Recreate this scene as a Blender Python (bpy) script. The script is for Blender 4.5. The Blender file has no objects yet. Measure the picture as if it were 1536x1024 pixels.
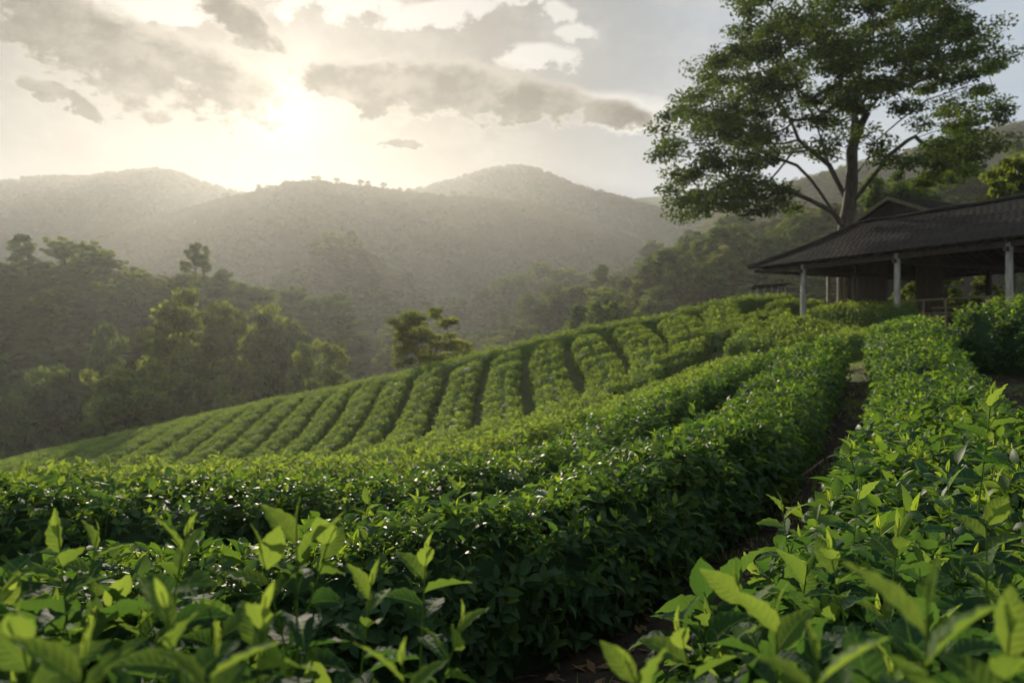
import bpy, math, random
import numpy as np
from mathutils import Matrix, Vector

rng = np.random.default_rng(7)
random.seed(7)
F = 1150.0                     # focal length in photo pixels (1536 wide)
C = bpy.context.scene.collection
PI = math.pi

def P(px, py, d):              # a point at depth d seen at that place of the photo
    return np.array([(px - 768) / F * d, d, (512 - py) / F * d])

# ------------------------------------------------------------------ objects
def tag(o, label=None, cat=None, group=None, kind=None):
    if label: o['label'] = label
    if cat: o['category'] = cat
    if group: o['group'] = group
    if kind: o['kind'] = kind
    return o

def empty(name, loc=(0, 0, 0), label=None, cat=None, group=None):
    o = bpy.data.objects.new(name, None)
    o.empty_display_size = 0.2
    C.objects.link(o)
    o.location = loc
    return tag(o, label, cat, group)

def mesh_data(name, V, faces, mats=(), smooth=True, tint=None, uv=None, mat_idx=None):
    """faces: one (n,k) array or a list of such arrays"""
    if not isinstance(faces, (list, tuple)): faces = [faces]
    faces = [np.asarray(f, dtype=np.int32) for f in faces if len(f)]
    me = bpy.data.meshes.new(name)
    V = np.asarray(V, dtype=np.float32)
    me.vertices.add(len(V)); me.vertices.foreach_set('co', V.ravel())
    loops = np.concatenate([f.ravel() for f in faces])
    tot = np.concatenate([np.full(len(f), f.shape[1], np.int32) for f in faces])
    st = np.concatenate([[0], np.cumsum(tot)[:-1]]).astype(np.int32)
    me.loops.add(len(loops)); me.loops.foreach_set('vertex_index', loops)
    me.polygons.add(len(tot)); me.polygons.foreach_set('loop_start', st)
    me.polygons.foreach_set('loop_total', tot)
    me.polygons.foreach_set('use_smooth', np.full(len(tot), smooth, dtype=bool))
    if mat_idx is not None: me.polygons.foreach_set('material_index', np.asarray(mat_idx, np.int32))
    me.update(calc_edges=True)
    for m in mats: me.materials.append(m)
    if tint is not None:
        a = me.attributes.new('tint', 'FLOAT', 'POINT'); a.data.foreach_set('value', np.asarray(tint, np.float32))
    if uv is not None:
        l = me.uv_layers.new(name='leafuv'); l.data.foreach_set('uv', np.asarray(uv, np.float32)[loops].ravel())
    return me

def obj(name, me, parent=None):
    o = bpy.data.objects.new(name, me); C.objects.link(o)
    if parent: o.parent = parent
    return o

class MB:
    """collects shapes into one mesh"""
    def __init__(s): s.V = []; s.Q = []; s.T = []; s.n = 0
    def add(s, V, Q=None, T=None):
        V = np.asarray(V, float)
        if Q is not None and len(Q): s.Q.append(np.asarray(Q) + s.n)
        if T is not None and len(T): s.T.append(np.asarray(T) + s.n)
        s.V.append(V); s.n += len(V)
    def box(s, o, ax, ay, az):
        o, ax, ay, az = [np.asarray(v, float) for v in (o, ax, ay, az)]
        V = [o, o+ax, o+ax+ay, o+ay, o+az, o+ax+az, o+ax+ay+az, o+ay+az]
        s.add(V, [[0,3,2,1],[4,5,6,7],[0,1,5,4],[1,2,6,5],[2,3,7,6],[3,0,4,7]])
    def tube(s, pts, rad, k=8, caps=True):
        pts = np.asarray(pts, float); n = len(pts)
        rad = np.broadcast_to(rad, n)
        T = np.gradient(pts, axis=0); T /= np.linalg.norm(T, axis=1)[:, None] + 1e-9
        ref = np.array([0.31, 0.95, 0.05]) if abs(T[0][2]) > .6 else np.array([0, 0, 1.])
        A = np.cross(T, ref); A /= np.linalg.norm(A, axis=1)[:, None] + 1e-9
        B = np.cross(T, A)
        th = np.arange(k) / k * 2 * PI
        V = pts[:, None] + rad[:, None, None] * (A[:, None] * np.cos(th)[None, :, None] + B[:, None] * np.sin(th)[None, :, None])
        i = np.arange(n - 1)[:, None] * k; j = np.arange(k)[None]; j2 = (j + 1) % k
        Q = np.stack([i + j, i + j2, i + k + j2, i + k + j], -1).reshape(-1, 4)
        b = s.n
        s.add(V.reshape(-1, 3), Q)
        if caps:
            for e, r in ((0, pts[0]), (n - 1, pts[-1])):
                ring = V[e]
                s.add(np.vstack([ring, r[None]]), None, [[q, (q + 1) % k, k] if e else [(q + 1) % k, q, k] for q in range(k)])
    def me(s, name, mats, smooth=False):
        fs = []
        if s.Q: fs.append(np.vstack(s.Q))
        if s.T: fs.append(np.vstack(s.T))
        return mesh_data(name, np.vstack(s.V), fs, mats, smooth)

# ------------------------------------------------------------------ materials
class NT:
    def __init__(s, nt): s.nt = nt; s.N = nt.nodes; s.L = nt.links
    def new(s, t, **k):
        n = s.N.new(t)
        for a, b in k.items(): setattr(n, a, b)
        return n
    def put(s, sock, v):
        if hasattr(v, 'is_output'): s.L.new(v, sock)
        else: sock.default_value = v
    def m(s, op, a, b=0.0, c=None, clamp=False):
        n = s.new('ShaderNodeMath', operation=op, use_clamp=clamp)
        s.put(n.inputs[0], a); s.put(n.inputs[1], b)
        if c is not None: s.put(n.inputs[2], c)
        return n.outputs[0]
    def ss(s, v, lo, hi, a=0.0, b=1.0, kind='SMOOTHSTEP'):
        n = s.new('ShaderNodeMapRange', interpolation_type=kind)
        s.put(n.inputs[0], v); s.put(n.inputs[1], lo); s.put(n.inputs[2], hi); s.put(n.inputs[3], a); s.put(n.inputs[4], b)
        return n.outputs[0]
    def mix(s, f, a, b, kind='MIX'):
        n = s.new('ShaderNodeMix', data_type='RGBA', blend_type=kind)
        s.put(n.inputs[0], f); s.put(n.inputs[6], a); s.put(n.inputs[7], b)
        return n.outputs[2]
    def noise(s, vec, scale, detail=4, rough=.5, out=0):
        n = s.new('ShaderNodeTexNoise')
        if vec is not None: s.L.new(vec, n.inputs['Vector'])
        n.inputs['Scale'].default_value = scale; n.inputs['Detail'].default_value = detail
        n.inputs['Roughness'].default_value = rough
        return n.outputs[out]
    def bump(s, h, strength, dist):
        n = s.new('ShaderNodeBump'); s.L.new(h, n.inputs['Height'])
        n.inputs['Strength'].default_value = strength; n.inputs['Distance'].default_value = dist
        return n.outputs[0]

def rgba(c): return (c[0], c[1], c[2], 1.0)

def mat(name):
    m = bpy.data.materials.new(name); m.use_nodes = True
    t = NT(m.node_tree)
    return m, t, t.N['Principled BSDF'], t.N['Material Output']

def leaf_mat(name, old, young, trans_old, trans_young, tfac=.42, rough=.36, spec=.5, veins=False, patch=.25):
    m, t, b, out = mat(name)
    at = t.new('ShaderNodeAttribute', attribute_name='tint').outputs['Fac']
    geo = t.new('ShaderNodeNewGeometry').outputs['Position']
    nz = t.noise(geo, patch, 3)
    base = t.mix(at, rgba(old), rgba(young))
    tr = t.mix(at, rgba(trans_old), rgba(trans_young))
    v = t.ss(nz, .3, .7, .75, 1.25)
    hsv = t.new('ShaderNodeHueSaturation'); t.L.new(base, hsv.inputs['Color']); t.L.new(v, hsv.inputs['Value'])
    base = hsv.outputs[0]
    nrm = None
    if veins:
        uv = t.new('ShaderNodeUVMap', uv_map='leafuv').outputs[0]
        sp = t.new('ShaderNodeSeparateXYZ'); t.L.new(uv, sp.inputs[0])
        au = t.m('ABSOLUTE', sp.outputs[0])
        ph = t.m('SUBTRACT', t.m('MULTIPLY', sp.outputs[1], 8.5), t.m('MULTIPLY', au, 1.5))
        tri = t.m('ABSOLUTE', t.m('SUBTRACT', t.m('FRACT', ph), .5))      # .5 on a vein
        vein = t.ss(tri, .44, .5)
        rib = t.ss(au, .10, .02)
        h = t.m('SUBTRACT', t.m('MULTIPLY', tri, -1.0), t.m('MULTIPLY', rib, .35))
        fine = t.noise(geo, 220, 2)
        h = t.m('ADD', h, t.m('MULTIPLY', fine, .08))
        nrm = t.bump(h, .28, .003)
        lite = t.m('MAXIMUM', t.m('MULTIPLY', vein, .22), t.m('MULTIPLY', rib, .55))
        base = t.mix(lite, base, rgba([c * 1.9 for c in young]))
        tr = t.mix(t.m('MULTIPLY', lite, .5), tr, rgba([c * .55 for c in trans_old]))
    if veins:
        spot = t.ss(t.noise(geo, 55, 4, .7), .66, .72)
        base = t.mix(spot, base, (.10, .065, .03, 1)); tr = t.mix(spot, tr, (.12, .07, .02, 1))
    t.L.new(base, b.inputs['Base Color'])
    b.inputs['Roughness'].default_value = rough
    b.inputs['Specular IOR Level'].default_value = spec
    tl = t.new('ShaderNodeBsdfTranslucent'); t.L.new(tr, tl.inputs[0])
    if nrm is not None: t.L.new(nrm, b.inputs['Normal']); t.L.new(nrm, tl.inputs['Normal'])
    mx = t.new('ShaderNodeMixShader'); mx.inputs[0].default_value = tfac
    t.L.new(b.outputs[0], mx.inputs[1]); t.L.new(tl.outputs[0], mx.inputs[2])
    t.L.new(mx.outputs[0], out.inputs[0])
    return m

def plain_mat(name, c1, c2, scale=6, rough=.8, bump=.3, dist=.02, stretch=(1, 1, 1), c3=None, spec=.3, detail=6):
    m, t, b, out = mat(name)
    tc = t.new('ShaderNodeTexCoord').outputs['Object']
    mp = t.new('ShaderNodeMapping'); t.L.new(tc, mp.inputs[0]); mp.inputs['Scale'].default_value = stretch
    n1 = t.noise(mp.outputs[0], scale, detail, .6)
    col = t.mix(t.ss(n1, .35, .65), rgba(c1), rgba(c2))
    if c3 is not None:
        n2 = t.noise(tc, scale * .23, 5, .65)
        col = t.mix(t.ss(n2, .52, .68), col, rgba(c3))
    t.L.new(col, b.inputs['Base Color'])
    b.inputs['Roughness'].default_value = rough
    b.inputs['Specular IOR Level'].default_value = spec
    t.L.new(t.bump(n1, bump, dist), b.inputs['Normal'])
    return m

M = {}
M['tea_near'] = leaf_mat('tea leaf close', (.018, .048, .021), (.085, .150, .020), (.060, .135, .018), (.30, .40, .045), .45, .62, .03, True, 1.2)
M['tea'] = leaf_mat('tea leaf', (.020, .050, .020), (.10, .160, .020), (.070, .15, .014), (.38, .49, .03), .45, .52, .09, False, .9)
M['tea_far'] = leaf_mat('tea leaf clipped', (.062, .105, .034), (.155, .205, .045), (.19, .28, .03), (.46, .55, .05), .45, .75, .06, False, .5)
M['tree'] = leaf_mat('broad leaf', (.028, .054, .014), (.085, .112, .020), (.10, .16, .014), (.34, .39, .03), .48, .6, .12)
M['tree_olive'] = leaf_mat('olive leaf', (.036, .054, .014), (.088, .108, .020), (.12, .16, .014), (.34, .37, .03), .48, .6, .12)
M['tree_dark'] = leaf_mat('dark leaf', (.024, .048, .017), (.075, .110, .024), (.07, .12, .014), (.26, .32, .03), .42, .6, .12)
M['forest'] = leaf_mat('far wood leaf', (.045, .070, .024), (.085, .108, .038), (.12, .15, .035), (.20, .21, .05), .28, .9, .0, False, .02)
M['stem'] = plain_mat('green stem', (.10, .10, .03), (.07, .055, .025), 40, .6, .2, .002)
M['bark'] = plain_mat('bark', (.060, .050, .038), (.028, .023, .018), 5, .9, .8, .05, (3, 3, .6), (.055, .062, .040))
M['twig'] = plain_mat('tea wood', (.15, .125, .10), (.07, .055, .04), 30, .85, .4, .004)
M['roof'] = plain_mat('weathered roof tile', (.019, .016, .014), (.009, .008, .008), 3.5, .95, .5, .03, (1, 1, 1), (.022, .028, .018), .06)
M['timber'] = plain_mat('dark timber', (.055, .040, .028), (.026, .020, .015), 4, .8, .3, .01, (6, 6, .5))
M['boards'] = plain_mat('wall boards', (.075, .052, .030), (.040, .028, .018), 5, .85, .3, .01, (6, 6, .4))
M['post'] = plain_mat('pale painted post', (.27, .255, .215), (.15, .14, .12), 3, .8, .3, .01, (4, 4, .7), (.17, .18, .13))
M['bamboo'] = plain_mat('weathered bamboo', (.20, .17, .09), (.11, .095, .05), 8, .6, .2, .005, (3, 3, .6))
M['stone'] = plain_mat('step stone', (.13, .12, .105), (.08, .075, .065), 5, 1, .4, .02, (1, 1, 1), (.05, .055, .035), .05)
M['concrete'] = plain_mat('floor concrete', (.20, .19, .17), (.13, .125, .11), 3, .85, .2, .01)

def ground_mat():
    m, t, b, out = mat('soil and short grass')
    geo = t.new('ShaderNodeNewGeometry').outputs['Position']
    n1 = t.noise(geo, 9, 8, .65); n2 = t.noise(geo, .9, 5, .6); n3 = t.noise(geo, 60, 4, .6)
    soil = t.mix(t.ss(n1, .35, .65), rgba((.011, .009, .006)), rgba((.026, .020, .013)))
    grass = t.mix(t.ss(n3, .35, .65), rgba((.022, .036, .011)), rgba((.058, .075, .022)))
    sp = t.new('ShaderNodeSeparateXYZ'); t.L.new(geo, sp.inputs[0])
    far = t.ss(sp.outputs[1], 4, 24, -.16, .22)
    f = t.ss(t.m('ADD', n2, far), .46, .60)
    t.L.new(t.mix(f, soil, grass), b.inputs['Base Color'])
    b.inputs['Roughness'].default_value = .95; b.inputs['Specular IOR Level'].default_value = .15
    h = t.m('ADD', n1, t.m('MULTIPLY', n3, .35))
    t.L.new(t.bump(h, .9, .06), b.inputs['Normal'])
    return m
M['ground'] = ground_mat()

def hill_mat():
    m, t, b, out = mat('wooded hillside')
    geo = t.new('ShaderNodeNewGeometry').outputs['Position']
    n1 = t.noise(geo, .06, 6, .6); n2 = t.noise(geo, .35, 5, .6)
    col = t.mix(t.ss(n1, .35, .65), rgba((.034, .052, .020)), rgba((.060, .075, .028)))
    t.L.new(col, b.inputs['Base Color'])
    b.inputs['Roughness'].default_value = 1; b.inputs['Specular IOR Level'].default_value = .05
    t.L.new(t.bump(n2, 1, 2.5), b.inputs['Normal'])
    return m
M['hill'] = hill_mat()

# ------------------------------------------------------------------ terrain
TP = np.array([  # x, y, height of the clipped tea tops above/below the lens
 (0,0,-.36),(-1,.9,-.29),(-2.5,.6,-.33),(.5,1,-.34),(1.5,3,-.42),(3.7,7,-.42),(5.6,11,0),(8.3,16.6,.47),(7.7,12.8,.50),(10,9,.40),(9.2,17,.65),(5,3,-.1),
 (1.9,6.9,-.58),(.1,4.4,-.80),(-1.2,3.3,-.80),(-2.6,2.7,-.75),(5.5,14,.09),
 (.36,8,-1.05),(-1.44,5.5,-.95),(-2.8,5,-.85),(-5,4.6,-.85),(2.3,12,-.70),(4.6,15.6,-.35),(6.9,18.5,0),
 (-.8,10,-1.30),(1.7,15,-1.30),(4.2,19,-.85),(6.58,21.5,-.15),(-3.2,7.5,-1.16),(-6,6.8,-1.15),
 (-.4,15,-1.75),(2.1,19.5,-1.60),(4.4,22.5,-1.10),(6.1,24,-.60),(-4,11.5,-1.75),(-8,10,-1.80),
 (-.6,24,-2.6),(-.6,31,-2.1),(-.6,37,-.42),(4.2,36.5,.70),(7.3,36,1.22),(10.4,36,2.05),(13.5,36,2.25),
 (-4.1,40,-1.25),(-9.1,46,-2.4),(-17,53,-4.06),(-27,60,-6.26),(-38.3,66,-8.8),(-46.7,70,-10.8),
 (-6.5,33,-4.1),(-12.2,38,-5.3),(-19,42,-6.5),(-26,45,-7.6),(-31,47,-8.2),
 (6.4,27,-.30),(8.1,28,.40),(7.2,25,.54-.2),(8.26,22,.17),(8.6,24,.65),(9.25,20,.42),
 (10.36,30,1.25),(10.96,33,1.70),(11.9,27,1.34),(10.2,26,1.2),(13,22,1.2),(18,24,1.3),(16,32,1.6),(20,36,2.0),
 (-8,18,-3.0),(-12,25,-4.5),(-18,32,-6.0),(-25,37,-7.4),(-14,16,-3.3),(-20,22,-5.0),(-30,36,-8.0),(-36,42,-9.0),(-40,50,-9.6),
], float)
def _phi(r2): return np.where(r2 > 1e-9, r2 * np.log(np.maximum(r2, 1e-9)) * .5, 0)
_X = TP[:, :2]; _n = len(TP)
_K = _phi(((_X[:, None] - _X[None]) ** 2).sum(-1)) + np.eye(_n) * .6
_A = np.block([[_K, np.c_[np.ones(_n), _X]], [np.c_[np.ones(_n), _X].T, np.zeros((3, 3))]])
_w = np.linalg.solve(_A, np.r_[TP[:, 2], 0, 0, 0])
def tps(x, y):
    out = np.empty(len(x))
    for i in range(0, len(x), 20000):
        q = np.c_[x[i:i+20000], y[i:i+20000]]
        k = _phi(((q[:, None] - _X[None]) ** 2).sum(-1))
        out[i:i+20000] = k @ _w[:_n] + _w[_n] + q @ _w[_n+1:]
    return out
RX = np.array([-60,-46.7,-38.3,-27,-17,-9.1,-4.1,-.6,4.2,10.4,13.5,20,60], float)
RY = np.array([74,70,66,60,53,46,40,37,36.5,36,36.2,37,42], float)
def ridge_y(x): return np.interp(x, RX, RY)
def sstep(a, b, v): t = np.clip((v - a) / (b - a), 0, 1); return t * t * (3 - 2 * t)
def wob(x, y, s, seed=0):
    r = np.random.default_rng(seed); o = 0
    for k in range(5):
        a = r.uniform(0, 6.28); f = s * (1.7 ** k) ; p = r.uniform(0, 6.28)
        o = o + np.sin((x * math.cos(a) + y * math.sin(a)) * f + p) / (1.5 ** k)
    return o / 2.2
def GR(x, y):
    """height of the bare ground"""
    x = np.atleast_1d(np.asarray(x, float)); y = np.atleast_1d(np.asarray(y, float))
    x, y = np.broadcast_arrays(x, y); sh = x.shape; x = x.ravel(); y = y.ravel()
    yr = ridge_y(x) + 2.0
    z = tps(np.clip(x, -50, 22), np.clip(np.minimum(y, yr), -2, 80)) - .9
    z = z - (.42 - .22 * sstep(-8, 12, x)) * np.maximum(0, y - yr) - .35 * np.maximum(0, -52 - x)
    v = -22 + 14 * sstep(-6, 14, x) + 1.5 * wob(x, y, .05, 3)
    k = sstep(4, 46, y - yr)
    k = np.maximum(k, sstep(-56, -90, x)); k = np.maximum(k, sstep(30, 90, x) * .6)
    z = z * (1 - k) + v * k
    return z.reshape(sh)
def g1(x, y): return float(GR(x, y)[0])

def axis(parts):
    a = [np.arange(lo, hi, st) for lo, hi, st in parts]
    return np.concatenate(a + [[parts[-1][1]]])
gx = axis([(-1150, -300, 85), (-300, -80, 20), (-80, -14, 1.6), (-14, 16, .3), (16, 40, 1.2), (40, 200, 16), (200, 1150, 95)])
gy = axis([(-300, -40, 40), (-40, -2, 4), (-2, 30, .3), (30, 82, .9), (82, 140, 4), (140, 400, 20), (400, 980, 58)])
X, Y = np.meshgrid(gx, gy)
Z = GR(X, Y) + .018 * wob(X, Y, 2.4, 1) * (np.abs(X) < 40) * (Y < 80)
V = np.stack([X, Y, Z], -1).reshape(-1, 3)
nx, ny = len(gx), len(gy)
i = (np.arange(ny - 1)[:, None] * nx + np.arange(nx - 1)[None]).ravel()
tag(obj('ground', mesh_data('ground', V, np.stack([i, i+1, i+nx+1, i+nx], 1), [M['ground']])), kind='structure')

# ------------------------------------------------------------------ hills
def hill(name, prof, D, wf, wb, th, zb, seed, rough=1.0, q0=-1.15, q1=1.15, nq=200):
    """a ridge at depth D whose crest follows the skyline 'prof' (photo pixels); returns its height function"""
    pq = np.array([(a - 768) / F for a, b in prof]); pz = np.array([(512 - b) / F * D for a, b in prof]) - th
    def crest(q): return np.interp(q, pq, pz)
    def h(q, Yd):
        x = q * Yd
        t = np.where(Yd < D, sstep(D - wf, D, Yd), sstep(D + wb, D, Yd))
        zc = crest(q * 1.0)
        fold = wob(x, Yd * .35, 9.0 / wf, seed) * .13 + wob(x, Yd * .6, 30. / wf, seed + 5) * .04
        k = t * (1 + fold * (1 - t) * 2.2 * rough)
        return zb + (zc - zb) * k
    q = np.linspace(q0, q1, nq); yy = np.concatenate([np.linspace(D - wf, D, 60), np.linspace(D, D + wb, 26)[1:]])
    Q, YY = np.meshgrid(q, yy)
    V = np.stack([Q * YY, YY, h(Q, YY)], -1).reshape(-1, 3)
    a, b = len(q), len(yy)
    i = (np.arange(b - 1)[:, None] * a + np.arange(a - 1)[None]).ravel()
    tag(obj(name, mesh_data(name, V, np.stack([i, i+1, i+a+1, i+a], 1), [M['hill']])), kind='structure')
    return h

H1 = hill('hill', [(-700,470),(-300,420),(0,388),(100,353),(200,328),(260,316),(330,297),(380,286),(430,271),(470,269),(500,272),(560,279),(620,287),(700,294),(800,303),(850,316),(900,338),(960,356),(1000,378),(1100,420),(1300,470),(1700,500)], 630, 300, 130, 6, -60, 11)
H2 = hill('hill', [(-1200,300),(-700,270),(-300,276),(0,268),(60,261),(120,262),(180,255),(230,250),(265,254),(300,268),(370,288),(450,308),(600,360),(800,420),(1200,500)], 830, 150, 120, 5, -60, 21)
H3 = hill('hill', [(200,420),(420,370),(540,318),(610,285),(680,265),(740,249),(770,244),(810,251),(860,273),(940,294),(1010,316),(1100,342),(1200,368),(1500,420),(1900,460)], 840, 130, 120, 5, -60, 31)
H3b = hill('hill', [(600,400),(800,320),(900,306),(960,293),(1000,290),(1060,296),(1150,288),(1300,270),(1500,280),(1900,270)], 905, 60, 60, 3, -60, 36)
H4 = hill('hill', [(800,470),(960,400),(1050,340),(1110,300),(1180,275),(1280,250),(1360,228),(1440,203),(1536,186),(1700,168),(2100,170)], 420, 220, 140, 6, -60, 41)
H5 = hill('hill', [(250,560),(380,470),(425,415),(450,388),(480,372),(530,366),(565,380),(600,410),(640,450),(740,520),(900,580)], 310, 85, 80, 8, -60, 51)
H7b = hill('hill', [(100,560),(300,510),(430,472),(520,456),(600,464),(660,476),(760,510),(850,550),(1000,600)], 255, 75, 60, 10, -50, 91)
H6b = hill('hill', [(500,570),(620,505),(690,455),(730,428),(780,406),(850,394),(940,382),(1010,366),(1100,340),(1400,300)], 265, 75, 60, 10, -50, 95)
H6 = hill('hill', [(500,640),(640,560),(700,512),(780,462),(850,428),(930,402),(1000,375),(1040,350),(1150,310),(1400,260),(1900,220)], 180, 82, 55, 7.5, -40, 61)
H4b = hill('hill', [(700,560),(860,470),(960,420),(1040,392),(1100,365),(1180,330),(1280,285),(1380,262),(1460,252),(1536,240),(1900,190)], 140, 68, 45, 6, -34, 71)
H7 = hill('hill', [(-900,380),(-400,376),(0,384),(60,372),(130,360),(170,368),(200,386),(290,380),(330,400),(420,438),(500,458),(560,478),(620,470),(700,520),(850,590),(1100,640)], 168, 72, 60, 9, -40, 81)

# ------------------------------------------------------------------ leaves and shoots
def leaf_tpl(L, Wd, st, fold=.35, curl=.6, wav=0.0):
    """a leaf from the origin along +Y, face up +Z; st stations of three vertices; returns V, Q, uv"""
    t = np.linspace(0, 1, st)
    w = Wd * .58 * np.sin(PI * np.clip(t, 0, 1) ** .82) ** .9 * (1 - .22 * t ** 2.2)
    if st > 8: w = w * (1 + .05 * (np.arange(st) % 2))
    w[0] = Wd * .03; w[-1] = Wd * .015
    ang = -curl * t ** 1.3
    dy = np.cumsum(np.r_[0, np.cos(ang[1:]) * (1 / (st - 1))]) * L
    dz = np.cumsum(np.r_[0, np.sin(ang[1:]) * (1 / (st - 1))]) * L
    V = []; uv = []
    for k in range(st):
        for s in (-1, 0, 1):
            wv = wav * Wd * math.sin(k * 2.1 + s) * abs(s)
            V.append((s * w[k] * math.cos(fold), dy[k], dz[k] + abs(s) * w[k] * math.sin(fold) + wv)); uv.append((s, t[k]))
    Q = []
    for k in range(st - 1):
        a = k * 3
        Q += [(a, a+1, a+4, a+3), (a+1, a+2, a+5, a+4)]
    return np.array(V), np.array(Q), np.array(uv, float)

def rot_to(ydir, zhint):
    y = np.asarray(ydir, float); y = y / np.linalg.norm(y)
    z = zhint - y * np.dot(zhint, y); z = z / (np.linalg.norm(z) + 1e-9)
    x = np.cross(y, z)
    return np.stack([x, y, z], 1)

def shoot_tpl(seed, lod, young=True, big=False):
    """a short twig along +Z with spiral leaves"""
    r = np.random.default_rng(seed)
    nl = {0: 8, 1: 7, 2: 6}[lod]; st = {0: 14, 1: 5, 2: 3}[lod]
    H = .15 * (1.25 if big else 1)
    VV = []; QQ = []; UV = []; TT = []; n = 0
    for k in range(nl):
        f = k / (nl - 1)
        z = H * (f ** .8)
        az = k * 2.4 + r.uniform(-.3, .3)
        if young:
            el = (1.45 - .95 * f ** 1.2) + r.uniform(-.2, .2) if k < nl - 1 else .12
            L = (.100 - .026 * f) * r.uniform(.85, 1.15) * (1 if k < nl - 1 else .62)
            tint = min(1, max(0, (f - .36) * 1.5)) * r.uniform(.8, 1)
            wr = .50 - .09 * f if k < nl - 1 else .24
        else:
            el = 1.45 - .65 * f + r.uniform(-.25, .25)
            L = .098 * r.uniform(.75, 1.15)
            tint = r.uniform(0, .22)
            wr = .48
        d = np.array([math.cos(az) * math.sin(el), math.sin(az) * math.sin(el), math.cos(el)])
        V, Q, uv = leaf_tpl(L, L * wr, st, r.uniform(.2, .55), r.uniform(.3, 1.0) * (1 - .5 * f) + (.25 if not young else 0), .05 if lod == 0 else 0)
        R = rot_to(d, np.array([0, 0, 1.]) + .3 * r.normal(size=3))
        V = V @ R.T + np.array([0, 0, z - .03])
        VV.append(V); QQ.append(Q + n); UV.append(uv); TT.append(np.full(len(V), tint)); n += len(V)
    if lod < 2:
        k = 5 if lod == 0 else 3
        hs = np.linspace(-.10, H * .96, 4)
        ring = []
        for j, h in enumerate(hs):
            rad = .0024 * (1 - .2 * j)
            for a in range(k): ring.append((rad * math.cos(a * 2 * PI / k), rad * math.sin(a * 2 * PI / k), h))
        Qs = [(j*k+a, j*k+(a+1) % k, (j+1)*k+(a+1) % k, (j+1)*k+a) for j in range(3) for a in range(k)]
        VV.append(np.array(ring)); QQ.append(np.array(Qs) + n); UV.append(np.full((len(ring), 2), .5)); TT.append(np.full(len(ring), .55))
    return np.vstack(VV), np.vstack(QQ), np.vstack(UV), np.concatenate(TT)

TPL = {(lod, yg): [shoot_tpl(100 + 10 * lod + s + 50 * yg, lod, bool(yg)) for s in range(5)] for lod in (0, 1, 2) for yg in (0, 1)}

def frames(ax, spin):
    ax = ax / np.linalg.norm(ax, axis=1)[:, None]
    ref = np.where(np.abs(ax[:, 2:3]) > .9, np.array([[1., 0, 0]]), np.array([[0, 0, 1.]]))
    u = np.cross(ref, ax); u /= np.linalg.norm(u, axis=1)[:, None]
    v = np.cross(ax, u)
    c, s = np.cos(spin)[:, None], np.sin(spin)[:, None]
    return np.stack([u * c + v * s, v * c - u * s, ax], 2)     # columns

def scatter(tpl, pos, R, sc, tj):
    V, Q, uv, T = tpl
    W = np.einsum('nij,vj->nvi', R * sc[:, None, None], V) + pos[:, None]
    n, k = len(pos), len(V)
    QQ = (Q[None] + (np.arange(n) * k)[:, None, None]).reshape(-1, 4)
    TT = np.clip(T[None] * tj[:, None] + (tj[:, None] - 1) * .15, 0, 1).ravel()
    return W.reshape(-1, 3), QQ, np.tile(uv, (n, 1)), TT

shoot_meshes = []
for s in range(5):
    V, Q, uv, T = shoot_tpl(700 + s, 0, True, True)
    shoot_meshes.append(mesh_data('shoot', V, Q, [M['tea_near']], True, T, uv))

# ------------------------------------------------------------------ hedges
HEDGES = []
def smooth_path(pts, step=.06):
    pts = np.asarray(pts, float)
    d = np.r_[0, np.cumsum(np.linalg.norm(np.diff(pts, axis=0), axis=1))]
    s = np.arange(0, d[-1], step)
    q = np.stack([np.interp(s, d, pts[:, k]) for k in (0, 1)], 1)
    k = min(int(1.1 / step), max(3, len(q) // 3)) | 1
    pad = k // 2
    e0 = q[0] + (q[1] - q[0]) * np.arange(-pad, 0)[:, None]; e1 = q[-1] + (q[-1] - q[-2]) * np.arange(1, pad + 1)[:, None]
    qq = np.vstack([e0, q, e1]); ker = np.ones(k) / k
    return np.stack([np.convolve(qq[:, j], ker, 'valid') for j in (0, 1)], 1)

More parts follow.
